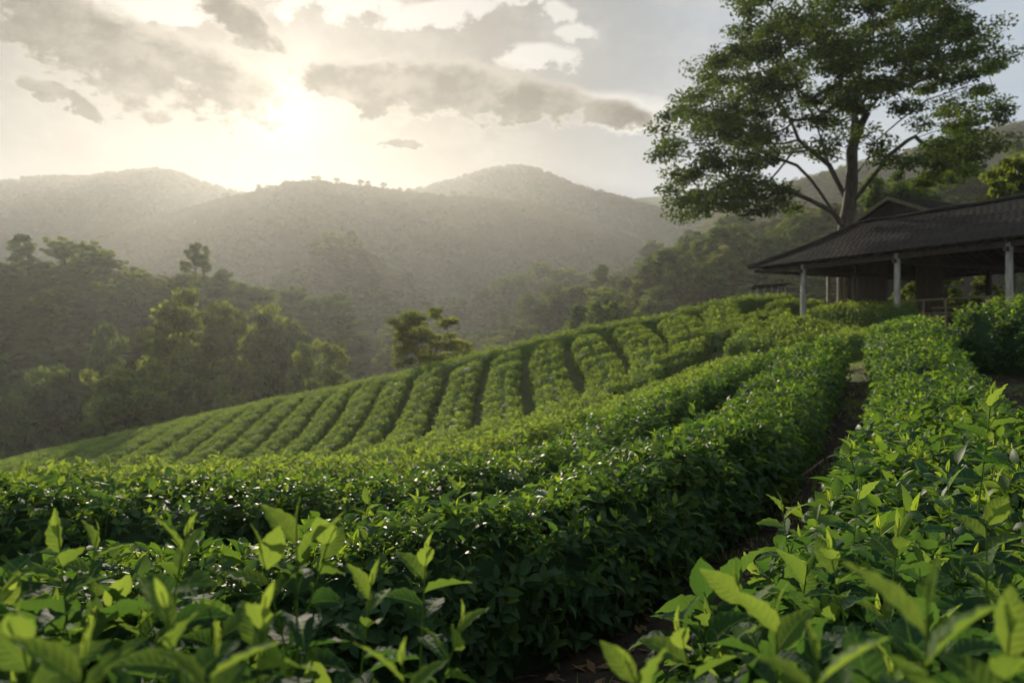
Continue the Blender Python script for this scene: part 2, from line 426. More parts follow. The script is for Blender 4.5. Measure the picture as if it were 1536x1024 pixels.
class Hedge:
    def __init__(s, pts, w, h, seed, lump=.05, lobe=0, lobe_len=1.5, endr=.55):
        s.q = smooth_path(pts); q = s.q
        s.s = np.r_[0, np.cumsum(np.linalg.norm(np.diff(q, axis=0), axis=1))]; s.L = s.s[-1]
        t = np.gradient(q, axis=0); t /= np.linalg.norm(t, axis=1)[:, None]
        s.n = np.stack([t[:, 1], -t[:, 0]], 1)                     # to the right of the run
        s.g = GR(q[:, 0], q[:, 1]); o = q + s.n * .4; o2 = q - s.n * .4
        s.sl = (GR(o[:, 0], o[:, 1]) - GR(o2[:, 0], o2[:, 1])) / .8
        s.w, s.h, s.seed, s.lump, s.lobe, s.ll, s.er = w, h, seed, lump, lobe, lobe_len, endr; s.px = .58 if lobe < .15 else .48
    def at(s, a, arr): return np.interp(a, s.s, arr)
    def surf(s, a, th, inset=0.0):
        e = np.clip(np.minimum(a, s.L - a) / s.er, 0, 1); e = np.sqrt(np.maximum(1 - (1 - e) ** 2, 0))
        ct, stn = np.cos(th), np.clip(np.sin(th), 0, 1)
        lum = 1 + s.lump * wob(a * 1.0, th * .8, 2.6, s.seed) + s.lump * .7 * wob(a, th, 6.5, s.seed + 9)
        lb = 1.0
        if s.lobe:
            ph = np.abs(np.sin(PI * a / s.ll + s.seed + .7 * np.sin(a * .9 + s.seed)))
            lb = 1 - s.lobe * (1 - ph) ** 1.7
        lat = (s.w / 2 - inset) * np.sign(ct) * np.abs(ct) ** s.px * (.12 + .88 * e) * lum * (.5 + .5 * lb) * (.80 + .20 * stn ** .6)
        zz = (s.h - inset) * stn ** s.px * (.45 + .55 * e ** .7) * lum * lb - .10
        nx, ny = s.at(a, s.n[:, 0]), s.at(a, s.n[:, 1])
        return np.stack([s.at(a, s.q[:, 0]) + nx * lat, s.at(a, s.q[:, 1]) + ny * lat, s.at(a, s.g) + s.at(a, s.sl) * lat + zz], -1)
    def normal(s, a, th):
        d = .03
        da = s.surf(np.clip(a + d, 0, s.L), th) - s.surf(np.clip(a - d, 0, s.L), th)
        dt = s.surf(a, np.clip(th + d, 0, PI)) - s.surf(a, np.clip(th - d, 0, PI))
        n = np.cross(dt, da); l = np.linalg.norm(n, axis=-1)[..., None] + 1e-9
        n = n / l
        c = np.stack([s.at(a, s.q[:, 0]), s.at(a, s.q[:, 1]), s.at(a, s.g) + .35 * s.h], -1)
        f = np.sign((n * (s.surf(a, th) - c)).sum(-1))[..., None]
        return n * np.where(f == 0, 1, f)
    def sample(s, dens, r):
        na = max(8, int(s.L / .12)); nt = 26
        A = (np.arange(na) + .5) / na * s.L; T = (np.arange(nt) + .5) / nt * PI
        aa, tt = np.meshgrid(A, T, indexing='ij'); aa = aa.ravel(); tt = tt.ravel()
        da, dt = s.L / na * .5, PI / nt * .5
        p1 = s.surf(np.clip(aa + da, 0, s.L), tt) - s.surf(np.clip(aa - da, 0, s.L), tt)
        p2 = s.surf(aa, tt + dt) - s.surf(aa, tt - dt)
        ar = np.linalg.norm(np.cross(p1, p2), axis=1)
        c = s.surf(aa, tt); dist = np.linalg.norm(c, axis=1)
        lam = ar * dens(dist)
        k = r.poisson(lam); idx = np.repeat(np.arange(len(aa)), k)
        return np.clip(aa[idx] + r.uniform(-da, da, len(idx)), .01, s.L - .01), np.clip(tt[idx] + r.uniform(-dt, dt, len(idx)), .02, PI - .02)

def ordinal(n): return ['first','second','third','fourth','fifth','sixth','seventh','eighth','ninth','tenth','eleventh','twelfth','thirteenth','fourteenth','fifteenth','sixteenth','seventeenth','eighteenth','nineteenth','twentieth','twenty-first','twenty-second','twenty-third','twenty-fourth','twenty-fifth','twenty-sixth'][n - 1]

def grow(label, pts, w, h, seed, dens, scale, lodf, group, lump=.07, lobe=.07, lobe_len=1.5, endr=.55, young=.45, stems=True, near=True, flush=.0, mat='tea', zs=.12):
    r = np.random.default_rng(seed)
    H = Hedge(pts, w, h, seed, lump, lobe, lobe_len, endr)
    mid = H.q[len(H.q) // 2]
    root = empty('tea_hedge', (mid[0], mid[1], g1(mid[0], mid[1])), label, 'tea hedge', group)
    inv = np.array(root.location)
    a, th = H.sample(dens, r)
    p = H.surf(a, th); n = H.normal(a, th)
    d = np.linalg.norm(p, axis=1)
    keep = (d > .34) & (p[:, 2] > GR(p[:, 0], p[:, 1]) + .02)
    a, th, p, n, d = a[keep], th[keep], p[keep], n[keep], d[keep]
    N = len(a)
    ax = n * .55 + np.array([0, 0, .6]) + r.normal(size=(N, 3)) * .28
    sc = scale(d) * r.uniform(.72, 1.2, N)
    pos = p - n * (r.uniform(.0, 1, N) ** 1.3 * zs + .045)[:, None] * (sc / scale(d))[:, None] + np.array([0, 0, .0])
    R = frames(ax, r.uniform(0, 2 * PI, N))
    lod = lodf(d)
    up = np.clip(n[:, 2], 0, 1)
    patch = wob(p[:, 0], p[:, 1], 1.7, seed + 3)
    yg = (r.uniform(size=N) < young * (.12 + .88 * up ** 1.2) * (1 + .35 * patch)).astype(int)
    tj = r.uniform(.55, 1.15, N)
    Vs, Qs, Us, Ts, Ms = [], [], [], [], []
    base = 0
    tid = r.integers(0, 5, N)
    for L in (0, 1, 2):
        for y_ in (0, 1):
            for k in range(5):
                mk = (lod == L) & (yg == y_) & (tid == k)
                if not mk.any(): continue
                V, Q, uv, T = scatter(TPL[(L, y_)][k], pos[mk], R[mk], sc[mk], tj[mk])
                Vs.append(V); Qs.append(Q + base); Us.append(uv); Ts.append(T); base += len(V)
                Ms.append(np.full(len(Q), 0 if L == 0 else 1))
    # dense inner twigs and leaves: the hedge's own body under the outer leaves
    na = max(6, int(H.L / .16)); nt = 18
    A, Tt = np.meshgrid(np.linspace(0, H.L, na), np.linspace(0, PI, nt), indexing='ij')
    core = H.surf(A.ravel(), Tt.ravel(), .13) + r.normal(size=(na * nt, 3)) * .016
    i = (np.arange(na - 1)[:, None] * nt + np.arange(nt - 1)[None]).ravel()
    Vs.append(core); Qs.append(np.stack([i, i+1, i+nt+1, i+nt], 1) + base); Us.append(np.full((len(core), 2), .5)); Ts.append(np.zeros(len(core)))
    Ms.append(np.full(len(i), 1))
    V = np.vstack(Vs) - inv
    fo = obj('foliage', mesh_data('foliage', V, np.vstack(Qs), [M['tea_near'], M[mat]], True, np.concatenate(Ts), np.vstack(Us) if near else None, np.concatenate(Ms)), root)
    if stems:
        mb = MB()
        for s_ in np.arange(.25, H.L - .2, .42):
            for k in range(3):
                ss_ = s_ + r.uniform(-.15, .15); lt = r.uniform(-.3, .3) * w
                c = np.array([H.at(ss_, H.q[:, 0]), H.at(ss_, H.q[:, 1])]) + np.array([H.at(ss_, H.n[:, 0]), H.at(ss_, H.n[:, 1])]) * lt
                z = g1(c[0], c[1]) if k == 0 else z
                v = r.normal(size=2) * .16
                pt = np.array([[c[0], c[1], z - .06], [c[0] + v[0] * .3, c[1] + v[1] * .3, z + .2 * h], [c[0] + v[0], c[1] + v[1], z + .55 * h]])
                mb.tube(pt - inv, [.022, .017, .008], 5, False)
        tag(obj('branches', mb.me('branches', [M['twig']], True), root), kind='stuff')
    H.root = root; H.inv = inv
    HEDGES.append(H)
    return H

def near_lod(d): return np.where(d < 2.3, 0, np.where(d < 7.5, 1, 2))
def far_lod(d): return np.full(len(d), 2)
def near_dens(d): return np.where(d < 1.7, 340, np.where(d < 7.5, 170, np.where(d < 14, 115, 90)))
def near_scale(d): return np.where(d < 1.7, .92, np.where(d < 3, .86, np.where(d < 7.5, .88, .98)))
G1 = 'tea hedge rows around the camera'
GU = 'short tea hedges below the open pavilion'
FRONT = grow('tea hedge along the bottom left corner, its big pale new leaves closest to the camera', [(-2.2,.55),(-1.2,.80),(-.5,.90),(-.02,.98)], .95, .90, 1, near_dens, near_scale, near_lod, G1, young=.75)
ROWR = grow('wide tea hedge running from the bottom right corner up to the pavilion posts', [(.30,.15),(1.15,1.9),(2.1,3.7),(3.78,6.85),(5.75,10.9),(8.0,16.0),(8.35,16.7)], 1.28, .90, 2, near_dens, near_scale, near_lod, G1, young=.48)
ROW2 = grow('tea hedge left of the dark path, bending away behind the closest hedge', [(-5.2,2.3),(-2.6,2.65),(-1.2,3.25),(.15,4.4),(1.95,6.9),(3.6,10.2),(5.55,14.0)], 1.30, .90, 3, near_dens, near_scale, near_lod, G1, young=.5)
ROW3 = grow('long tea hedge with glinting leaves, next one behind the hedge left of the dark path', [(-6.5,4.5),(-4.5,4.7),(-2.8,5.0),(-1.44,5.6),(.36,8.0),(2.3,12),(4.6,15.6),(6.9,18.5)], 1.35, .90, 4, near_dens, near_scale, near_lod, G1, young=.6)
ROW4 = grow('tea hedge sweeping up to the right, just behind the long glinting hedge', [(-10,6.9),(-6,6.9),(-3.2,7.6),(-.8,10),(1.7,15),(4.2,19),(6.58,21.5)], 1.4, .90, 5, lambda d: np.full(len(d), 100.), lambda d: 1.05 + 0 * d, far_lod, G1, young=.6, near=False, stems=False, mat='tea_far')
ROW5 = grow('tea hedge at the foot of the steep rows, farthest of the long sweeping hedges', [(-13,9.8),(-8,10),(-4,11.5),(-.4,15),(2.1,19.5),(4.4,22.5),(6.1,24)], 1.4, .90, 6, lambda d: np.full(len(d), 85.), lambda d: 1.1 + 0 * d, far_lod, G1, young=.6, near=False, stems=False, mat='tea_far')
grow('bulky tea hedge by the right edge, in front of the rightmost pavilion post', [(12.2,5.2),(10.7,7.6),(9.2,10.2),(7.75,13.1)], 2.25, 1.12, 7, lambda d: np.full(len(d), 100.), lambda d: 1.0 + 0 * d, lambda d: np.where(d < 11, 1, 2), G1, young=.9, near=False, mat='tea', lump=.08)
fd = lambda d: np.full(len(d), 70.); fs = lambda d: 1.15 + 0 * d
def px_pts(l): return [tuple(P(a, 0, d)[:2]) for a, d in l]
up_rows = [
 ('rounded tea bush at the far end of the path, right of the wide hedge', [(1372,17.6),(1395,16.6)], 1.1, .85),
 ('low tea bush beside the foot of the middle pavilion post', [(1312,21.5),(1335,20.0)], 1.1, .8),
 ('lumpy tea hedge ending at the dark path, in front of the leftmost pavilion post', [(1176,25.0),(1215,23.4),(1262,21.5),(1296,19.6)], 1.35, .85),
 ('tea hedge stretching behind the leftmost pavilion post under the roof edge', [(1214,28.6),(1270,26.6),(1335,24.4),(1362,23.4)], 1.3, .95),
 ('tea hedge behind the far end of the long glinting hedge', [(1096,25.3),(1130,24.4),(1170,23.2),(1203,22.0)], 1.3, .85),
 ('curved tea hedge with a dark rounded end facing the camera, left of the leftmost post', [(1128,28.2),(1112,30.4),(1140,31.2),(1190,30.6)], 1.2, .9),
 ('short tea hedge tucked inside the curve of the dark-ended hedge', [(1146,27.6),(1172,28.6),(1198,28.4)], 1.1, .85),
 ('tea hedge against the slope beneath the small shelter', [(1150,33.2),(1180,33.4),(1212,33.0),(1240,32.4)], 1.2, .9),
]
for k, (lb, pts, w, h) in enumerate(up_rows):
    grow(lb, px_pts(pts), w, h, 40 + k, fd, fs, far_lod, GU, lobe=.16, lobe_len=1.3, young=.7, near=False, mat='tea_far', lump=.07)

# rows climbing the far slope
GF = 'parallel tea rows climbing the far slope'
xb = np.array([-48,-31,-26,-19,-12.2,-6.5,-.6,2,4.6,7,9,11]); yb = np.array([53,45,42.5,39,35,30,22.5,22.3,25.2,27.5,29.3,32.0])
xs = [9.4]
while xs[-1] > -46: xs.append(xs[-1] - (1.95 + .95 * float(sstep(-7, -20, np.array(xs[-1])))))
xtree = -6.0
left = [x for x in xs if x < xtree]; right = [x for x in xs if x >= xtree]
for k, x in enumerate(xs):
    r = np.random.default_rng(300 + k)
    y0 = float(np.interp(x, xb, yb)); y1 = float(ridge_y(np.array(x))) - .4
    yy = np.linspace(y0, y1, 8)
    bend = -1.5 * np.clip(1 - (yy - y0) / 5.0, 0, 1) ** 2 * (1 if x > -2 else .4)
    pts = [(x + b + .10 * math.sin(j * 1.3 + k), q) for j, (b, q) in enumerate(zip(bend, yy))]
    if x < xtree:
        n = left.index(x) + 1; lb = f'clipped tea row on the far slope, {ordinal(n)} to the left of the lone round-topped tree'
    else:
        n = len(right) - right.index(x); lb = f'clipped tea row on the far slope, {ordinal(n)} to the right of the lone round-topped tree'
    dd = 62. if x > -12 else 70.
    gap_ = 1.95 + .95 * float(sstep(-7, -20, np.array(x)))
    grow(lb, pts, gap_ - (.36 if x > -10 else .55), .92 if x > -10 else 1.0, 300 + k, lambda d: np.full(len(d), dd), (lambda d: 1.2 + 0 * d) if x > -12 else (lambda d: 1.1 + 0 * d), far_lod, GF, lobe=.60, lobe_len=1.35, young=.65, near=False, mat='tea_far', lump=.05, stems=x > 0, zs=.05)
cr = [(float(x), float(ridge_y(np.array(x))) + .75) for x in np.linspace(-47, 13.8, 60)]
grow('single tea hedge drawn along the crest above the climbing rows', cr, 1.2, .88, 399, lambda d: np.full(len(d), 55.), lambda d: 1.3 + 0 * d, far_lod, GF, lobe=.08, lobe_len=1.4, young=.65, near=False, mat='tea_far', stems=False)

# tall single shoots that stand out of the near hedges
def shoot_on(H, px, py, d, sc, lean=(0, 0), k=0, spin=0):
    tip = P(px, py, d); sc = sc * (.85 if d < 2.6 else 1)
    o = bpy.data.objects.new('shoot', shoot_meshes[k % 5]); C.objects.link(o); o.parent = H.root
    ax = Vector((lean[0], lean[1], 1)).normalized()
    q = Vector((0, 0, 1)).rotation_difference(ax)
    o.matrix_local = Matrix.Translation(Vector(tip - H.inv) - ax * .19 * sc) @ q.to_matrix().to_4x4() @ Matrix.Rotation(spin, 4, 'Z') @ Matrix.Scale(sc, 4)
for a in [(85,775,1.05,1.05,(-.1,0),0,.3),(150,785,1.2,.9,(.2,0),1,1),(285,770,.98,1.1,(.15,.1),2,2),(445,755,1.0,1.15,(0,0),3,.6),(505,770,1.05,1.0,(.3,0),4,2.2),(385,800,.95,1.0,(-.25,0),0,4),
          (640,805,1.12,.95,(.05,0),1,3),(700,905,.95,.9,(.3,0),2,5),(130,940,.62,1.0,(.1,0),3,1.4),(240,870,.72,1.0,(-.2,0),4,.2),(400,880,.78,1.0,(.1,0),1,2.7),(20,900,.7,1.0,(-.2,0),2,3.3),
          (560,850,1.0,.9,(.1,.1),0,1.9),(330,940,.62,.9,(.2,0),3,4.4),(600,960,.75,.9,(-.1,0),4,.9)]:
    shoot_on(FRONT, *a)
for a in [(1395,850,.60,1.15,(.1,.1),3,.5),(1100,850,1.0,1.05,(-.3,0),0,1.0),(1170,740,1.9,1.0,(-.15,0),1,.4),(1270,650,2.9,1.1,(-.2,0),2,1.8),(1490,575,2.2,1.5,(.12,0),4,2.4),(1480,740,1.25,1.1,(0,0),0,3.0),
          (1350,770,1.4,1.0,(.1,0),1,5.0),(1240,800,1.25,1.0,(-.2,0),3,2.2),(930,965,.75,.9,(-.4,0),2,.2),(1165,880,.85,1.1,(.0,0),4,1.2),(1010,920,.95,1.0,(-.3,0),1,2.9),(1290,720,1.8,1.0,(.1,0),0,4.1),
          (1420,690,1.7,1.0,(0,.1),2,.8),(1220,940,.62,1.0,(-.1,0),3,3.9),(1520,900,.62,1.0,(.1,0),4,5.1)]:
    shoot_on(ROWR, *a)
for a in [(40,695,4.6,1.5,(-.05,0),0,.4),(165,685,4.7,1.7,(.05,0),1,1.2),(1040,600,5.6,1.4,(0,0),2,2)]:
    shoot_on(ROW3 if a[0] < 900 else ROW2, *a)
for a in [(555,735,3.6,1.2,(.1,0),0,.4),(625,735,3.7,1.2,(0,0),1,2.0),(690,715,4.1,1.2,(.1,0),3,3.0),(780,690,4.6,1.2,(0,0),4,1.0),(880,670,4.9,1.2,(-.1,0),2,.1),(880,712,3.9,1.1,(.2,-.2),2,5.1)]:
    shoot_on(ROW2, *a)

# ------------------------------------------------------------------ grass and litter on the paths
def ground_scatter(name, n, area, mk, material, kind='stuff'):
    r = np.random.default_rng(hash(name) % 1000 if False else len(name) * 17)
    x = r.uniform(area[0], area[1], n); y = area[2] + (area[3] - area[2]) * r.uniform(0, 1, n) ** 1.25
    keep = wob(x, y, 1.3, 77) > (-.1 if name == 'grass' else -1)
    x, y = x[keep], y[keep]; z = GR(x, y)
    V, Q, T = mk(x, y, z, r)
    tag(obj(name, mesh_data(name, V, Q, [material], True, T)), kind=kind)
def mk_grass(x, y, z, r):
    n = len(x); k = 5
    x = np.repeat(x, k) + r.normal(size=n * k) * .035; y = np.repeat(y, k) + r.normal(size=n * k) * .035; z = np.repeat(z, k)
    N = n * k; a = r.uniform(0, 6.28, N); h = r.uniform(.03, .10, N); le = r.uniform(.2, .9, N) * h
    b = np.stack([x, y, z - .01], 1); s = np.stack([-np.sin(a), np.cos(a), 0 * a], 1) * .0035; f = np.stack([np.cos(a) * le, np.sin(a) * le, h], 1)
    V = np.stack([b - s, b + s, b + f * .55 + s * .8, b + f, ], 1).reshape(-1, 3)
    return V, np.arange(N * 4).reshape(-1, 4), np.repeat(r.uniform(.1, .9, N), 4)
def mk_litter(x, y, z, r):
    n = len(x); a = r.uniform(0, 6.28, n); L = r.uniform(.03, .06, n)[:, None]
    d = np.stack([np.cos(a), np.sin(a), r.normal(size=n) * .25], 1) * L; s = np.stack([-np.sin(a), np.cos(a), r.normal(size=n) * .3], 1) * L * .35
    b = np.stack([x, y, z + .012], 1)
    V = np.stack([b - d, b + s, b + d, b - s], 1).reshape(-1, 3)
    return V, np.arange(n * 4).reshape(-1, 4), np.repeat(r.uniform(0, 1, n), 4)
M['litter'] = leaf_mat('dry leaf', (.045, .028, .014), (.13, .085, .035), (.06, .035, .01), (.16, .10, .03), .25, .7, .2)
ground_scatter('grass', 16000, (-4, 12, 1.5, 26), mk_grass, M['tea_far'])
ground_scatter('leaf_litter', 16000, (-3, 11, .8, 22), mk_litter, M['litter'])

# ------------------------------------------------------------------ trees
def tree_mesh(seed, limbs, clumps, crad, flat, nleaf, lsize, r0, tipr, mats, step=.5, seg=6, up=.55, tmean=.35):
    r = np.random.default_rng(seed)
    nodes = []; par = []
    for L in limbs:                                  # limbs: (parent node index or -1, points)
        p, pts = L
        for q in pts:
            nodes.append(np.asarray(q, float)); par.append(p); p = len(nodes) - 1
    nodes = np.array(nodes); par = list(par)
    start = nodes[0].copy()
    order = np.argsort(np.linalg.norm(clumps - nodes.mean(0), axis=1))
    NP = [n for n in nodes]
    for ci in order:
        c = clumps[ci]
        A = np.array(NP); v = c - A; d = np.linalg.norm(v, axis=1) + 1e-6
        pd = np.array([A[i] - (A[par[i]] if par[i] >= 0 else A[i] - np.array([0, 0, 1])) for i in range(len(A))])
        pd /= np.linalg.norm(pd, axis=1)[:, None] + 1e-6
        cosang = (v * pd).sum(1) / d
        cost = d * (1.5 - .5 * cosang) + np.where(A[:, 2] < start[2] + (c[2] - start[2]) * .18, 3 * step, 0)
        b = int(np.argmin(cost)); a = A[b]; L = d[b]
        m = max(1, int(math.ceil(L / step)))
        p = b
        side = r.normal(size=3) * .07 * L
        for j in range(1, m + 1):
            t = j / m
            q = a + (c - a) * t + pd[b] * L * .28 * t * (1 - t) + side * math.sin(PI * t) + np.array([0, 0, -.10 * L * math.sin(PI * t)])
            NP.append(q); par.append(p); p = len(NP) - 1
    A = np.array(NP); n = len(A)
    cnt = np.zeros(n); kids = [[] for _ in range(n)]
    for i in range(n):
        if par[i] >= 0: kids[par[i]].append(i)
    for i in range(n - 1, -1, -1):
        if not kids[i]: cnt[i] += 1
        if par[i] >= 0: cnt[par[i]] += cnt[i]
    tot = cnt[0]
    ex = math.log(r0 / tipr) / math.log(max(tot, 2))
    rad = tipr * cnt ** ex
    mb = MB(); 
    heads = [0] + [k for i in range(n) for k in sorted(kids[i], key=lambda q: -cnt[q])[1:]]
    for hd in heads:
        chain = ([par[hd]] if par[hd] >= 0 else []) + [hd]
        while kids[chain[-1]]: chain.append(max(kids[chain[-1]], key=lambda q: cnt[q]))
        if len(chain) < 2: continue
        rr = rad[chain].copy()
        if par[hd] >= 0: rr[0] = rr[1]
        else: rr[0] *= 1.25
        mb.tube(A[chain], rr, seg if rad[hd] > .04 else 4, False)
    trunk = mb.me('trunk', [M['bark']], True)
    # crown
    k = len(clumps); N = k * nleaf
    ci = np.repeat(np.arange(k), nleaf)
    sc = r.uniform(.7, 1.3, k)[ci]
    u = r.normal(size=(N, 3)); u /= np.linalg.norm(u, axis=1)[:, None]
    u *= (r.uniform(0, 1, N) ** .5)[:, None]
    pos = clumps[ci] + u * (np.array([1, 1, flat]) * crad)[None] * sc[:, None]
    nrm = r.normal(size=(N, 3)) + np.array([0, 0, up * 2]) + u * .8
    R = frames(nrm, r.uniform(0, 6.28, N))
    ls = lsize * r.uniform(.6, 1.25, N)
    T = np.array([[0, -.5, 0], [.27, -.05, .06], [0, .5, -.10], [-.27, -.05, .06]])
    W = np.einsum('nij,vj->nvi', R * ls[:, None, None], T) + pos[:, None]
    ctint = r.uniform(0, .6, k)[ci]
    tint = np.clip(tmean - .42 + ctint * 1.2 + r.uniform(-.15, .2, N), 0, 1)
    crown = mesh_data('crown', W.reshape(-1, 3), np.arange(N * 4).reshape(-1, 4), mats, False, np.repeat(tint, 4))
    return trunk, crown

def put_tree(meshes, name, loc, sc, rz, label, group=None, sz=None):
    root = empty(name, loc, label, 'tree', group)
    root.scale = (sc, sc, sz or sc); root.rotation_euler = (0, 0, rz)
    obj('trunk', meshes[0], root); obj('crown', meshes[1], root)
    return root
def copy_tree(src, loc, sc, rz, label, group=None, sz=None):
    c = src.copy(); C.objects.link(c)
    for ch in src.children:
        k = ch.copy(); C.objects.link(k); k.parent = c
    c.location = loc; c.scale = (sc, sc, sz or sc); c.rotation_euler = (0, 0, rz)
    tag(c, label, 'tree', group)
    if not group and 'group' in c: del c['group']
    return c

# the big tree behind the pavilion roof
TD = 34.0
tb = P(1268, 345, TD); tb[2] = g1(tb[0], tb[1])
def TPt(px, py, dy): 
    q = P(px, py, TD); q[1] += dy; q[0] *= q[1] / TD; q[2] *= q[1] / TD
    return q - np.array([tb[0], tb[1], tb[2]])
limbs = []
main = [TPt(1270, 480, 0) * [1, 1, 0] + [0, 0, -.4], TPt(1268, 400, 0), TPt(1268, 345, 0), TPt(1274, 310, 0), TPt(1278, 270, 0), TPt(1278, 225, .2), TPt(1283, 180, .3), TPt(1290, 120, .4), TPt(1300, 60, .2), TPt(1310, 0, 0), TPt(1312, -60, 0)]
limbs.append((-1, main))
def limb(parent, pts):
    base = sum(len(l[1]) for l in limbs)
    limbs.append((parent, [TPt(*p) for p in pts])); return base
a = limb(2, [(1250, 318, -.4), (1228, 285, -.8), (1215, 268, -1.0), (1195, 248, -1.2), (1160, 235, -1.4), (1128, 218, -1.6), (1090, 200, -1.8)])
limb(a, [(1215, 300, -.6), (1175, 283, -1.2), (1130, 272, -1.8), (1095, 268, -2.4), (1060, 290, -2.8)])
b = limb(3, [(1262, 285, .4), (1244, 248, .9), (1215, 225, 1.3), (1198, 210, 1.6), (1186, 180, 2.0), (1165, 145, 2.4), (1140, 110, 2.6)])
limb(b + 1, [(1232, 210, .4), (1222, 180, .1), (1205, 145, -.3), (1185, 105, -.6), (1165, 60, -.8)])
limb(3, [(1290, 290, -.4), (1312, 262, -.9), (1335, 232, -1.3), (1360, 212, -1.6), (1409, 195, -2.0), (1455, 180, -2.2)])
limb(4, [(1300, 240, .8), (1316, 210, 1.3), (1345, 185, 1.8), (1390, 150, 2.2), (1450, 130, 2.6)])
limb(5, [(1288, 195, -.5), (1300, 170, -.9), (1335, 124, -1.4), (1376, 83, -1.8), (1430, 40, -2.2)])
limb(6, [(1272, 150, .8), (1256, 104, 1.2), (1231, 62, 1.6), (1205, 10, 2.0)])
poly = np.array([(988,240),(996,180),(1030,130),(1052,98),(1092,70),(1098,30),(1118,-30),(1190,-110),(1290,-140),(1390,-110),(1455,-40),(1492,20),(1516,75),(1496,110),(1508,160),(1502,215),(1478,246),(1440,266),(1385,270),(1372,245),(1350,270),(1320,232),(1290,250),(1262,235),(1235,268),(1205,300),(1165,292),(1125,318),(1105,318),(1095,300),(1045,316),(1012,328),(1000,290),(1010,262)], float)
def inside(p, poly):
    x, y = p; c = False; j = len(poly) - 1
    for i in range(len(poly)):
        if (poly[i][1] > y) != (poly[j][1] > y) and x < (poly[j][0] - poly[i][0]) * (y - poly[i][1]) / (poly[j][1] - poly[i][1]) + poly[i][0]: c = not c
        j = i
    return c
r = np.random.default_rng(5); cl = [TPt(a_, b_, c_) for a_, b_, c_ in [(1112,300,-2),(1125,318,-1.5),(1140,296,-1),(1152,314,-2.2),(1168,302,-.8),(1180,288,-1.6),(1100,310,-2.5),(1190,312,-.4),(1070,300,-2.6),(1050,318,-2.8),(1395,262,-2),(1420,270,-1.6),(1445,255,-2.2),(1380,275,-1.2)]]; tries = 0
while len(cl) < 430 and tries < 60000:
    tries += 1
    px, py = r.uniform(985, 1520), r.uniform(-140, 330)
    if not inside((px, py), poly): continue
    ex = ((px - 1250) / 290) ** 2 + ((py - 90) / 260) ** 2
    dmax = 5.2 * math.sqrt(max(.08, 1 - ex))
    dy = r.uniform(-1, 1); dy = math.copysign(abs(dy) ** .6, dy) * dmax
    # open heart of the crown round the forks
    if abs(px - 1275) < 110 and 140 < py < 330 and r.uniform() < (.8 if py > 190 else .45): continue
    q = TPt(px, py, dy)
    if cl and min(np.linalg.norm((np.array(cl) - q) * [1, .6, 1.5], axis=1)) < .55: continue
    cl.append(q)
M['big_tree'] = leaf_mat('big tree leaf', (.016, .034, .010), (.038, .066, .014), (.05, .095, .009), (.17, .24, .016), .36, .6, .10)
hero = tree_mesh(11, limbs, np.array(cl), .82, .42, 215, .185, .34, .016, [M['big_tree']], step=.7, seg=9, up=.5, tmean=.35)
put_tree(hero, 'broadleaf_tree', tuple(tb), 1, 0, 'huge spreading tree with forked trunk rising behind the pavilion roof')

